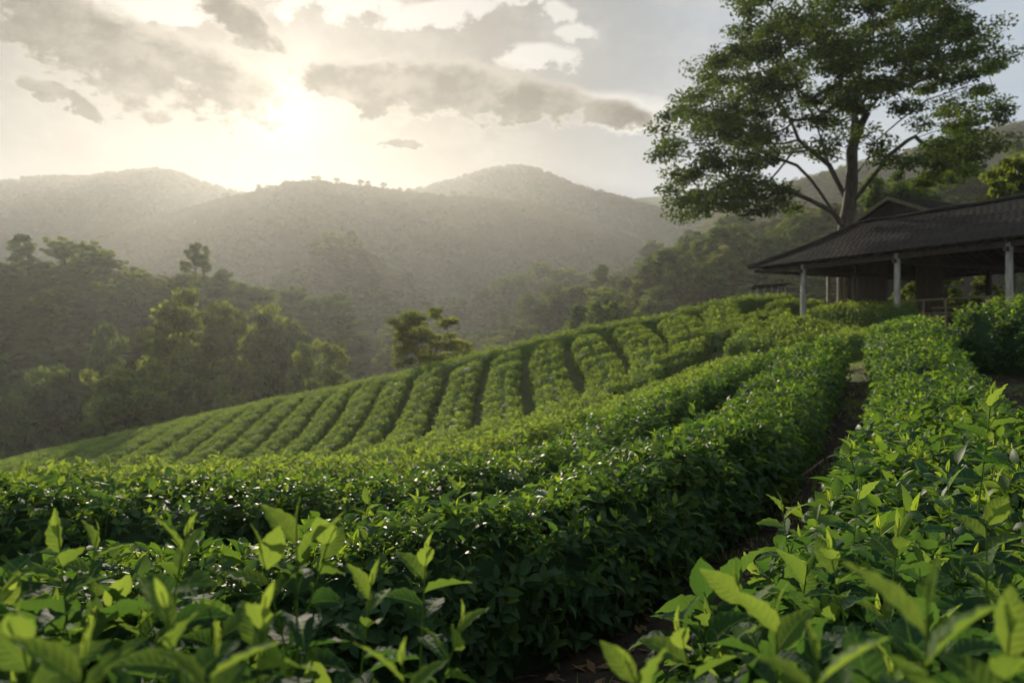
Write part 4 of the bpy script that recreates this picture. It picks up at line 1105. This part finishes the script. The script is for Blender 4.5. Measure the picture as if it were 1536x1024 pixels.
# glow round the sun, seen through thin high cloud
dt = t.new('ShaderNodeVectorMath', operation='DOT_PRODUCT'); t.L.new(dirv, dt.inputs[0]); dt.inputs[1].default_value = sd
ang = t.m('ARCCOSINE', t.m('MINIMUM', dt.outputs['Value'], .99999))
g1_ = t.m('EXPONENT', t.m('MULTIPLY', ang, -22.0)); g2_ = t.m('EXPONENT', t.m('MULTIPLY', ang, -5.0))
sc_ = t.new('ShaderNodeVectorMath', operation='SCALE'); t.L.new(sky.outputs[0], sc_.inputs[0]); sc_.inputs['Scale'].default_value = SKY_S
def addc(col, fac, c):
    v = t.new('ShaderNodeVectorMath', operation='SCALE'); v.inputs[0].default_value = c; t.put(v.inputs['Scale'], fac)
    a = t.new('ShaderNodeVectorMath', operation='ADD'); t.put(a.inputs[0], col); t.L.new(v.outputs[0], a.inputs[1]); return a.outputs[0]
GLOW1, GLOW2 = .7, .02
col = addc(sc_.outputs[0], t.m('MULTIPLY', g2_, GLOW2), (1.0, .88, .70))
hz = t.ss(el, .45, .02)
col = t.mix(t.m('MULTIPLY', hz, .45), col, (.62, .61, .60, 1))
col = t.mix(t.ss(ang, .95, .35, 0, .85), col, (.17, .175, .18, 1))
col = t.mix(t.ss(ang, .22, .7, .0, .8), col, (.58, .72, .88, 1))
cthin = addc((.85, .84, .82), t.m('MULTIPLY', g2_, .5), (1.0, .85, .62))
col = t.mix(t.m('MAXIMUM', f_thin, veil), col, cthin)
core = t.ss(t.m('ADD', dd_, t.m('MULTIPLY', t.m('SUBTRACT', n_w, .5), .8)), -.22, .42)
rim = addc((.50, .47, .42), t.m('MULTIPLY', g2_, .7), (1.0, .86, .6))
inner = addc((.012, .014, .015), t.m('MULTIPLY', g2_, .05), (1.0, .85, .6))
ccol = t.mix(t.m('MULTIPLY', core, t.ss(t.noise(cv.outputs[0], 17, 8, .62), .32, .62, .62, 1.0)), rim, inner)
col = t.mix(f_dark, col, ccol)
fillf = t.m('MAXIMUM', t.ss(ang, 1.0, 1.7), t.ss(el, .5, .95))  # unseen sky overhead and behind the camera, brightened as added fill light
col = t.mix(t.m('MULTIPLY', fillf, .85), col, (1.25, 1.38, 1.5, 1))
col = addc(col, t.m('MULTIPLY', t.m('MULTIPLY', g1_, GLOW1), t.m('SUBTRACT', 1.0, t.m('MULTIPLY', f_dark, .55))), (1.0, .90, .72))
t.put(bg.inputs['Color'], col); bg.inputs['Strength'].default_value = WK

# ------------------------------------------------------------------ camera
cd = bpy.data.cameras.new('camera'); cam = bpy.data.objects.new('camera', cd); C.objects.link(cam)
cam.location = (0, 0, 0); cam.rotation_euler = (PI / 2, 0, 0)
cd.sensor_width = 36; cd.lens = F / 1536 * 36; cd.clip_start = .02; cd.clip_end = 9000
cd.dof.use_dof = True; cd.dof.focus_distance = 2.3; cd.dof.aperture_fstop = 4.2
sc = bpy.context.scene; sc.camera = cam
sc.view_settings.view_transform = 'Standard'; sc.view_settings.look = 'None'; sc.view_settings.gamma = 1; sc.view_settings.exposure = 0.84
sc.cycles.use_denoising = True
sc.cycles.max_bounces = 8; sc.cycles.diffuse_bounces = 3; sc.cycles.glossy_bounces = 2; sc.cycles.transmission_bounces = 4; sc.cycles.volume_bounces = 1; sc.cycles.transparent_max_bounces = 8
sc.cycles.sample_clamp_indirect = 4.0
sc.cycles.caustics_reflective = False; sc.cycles.caustics_refractive = False
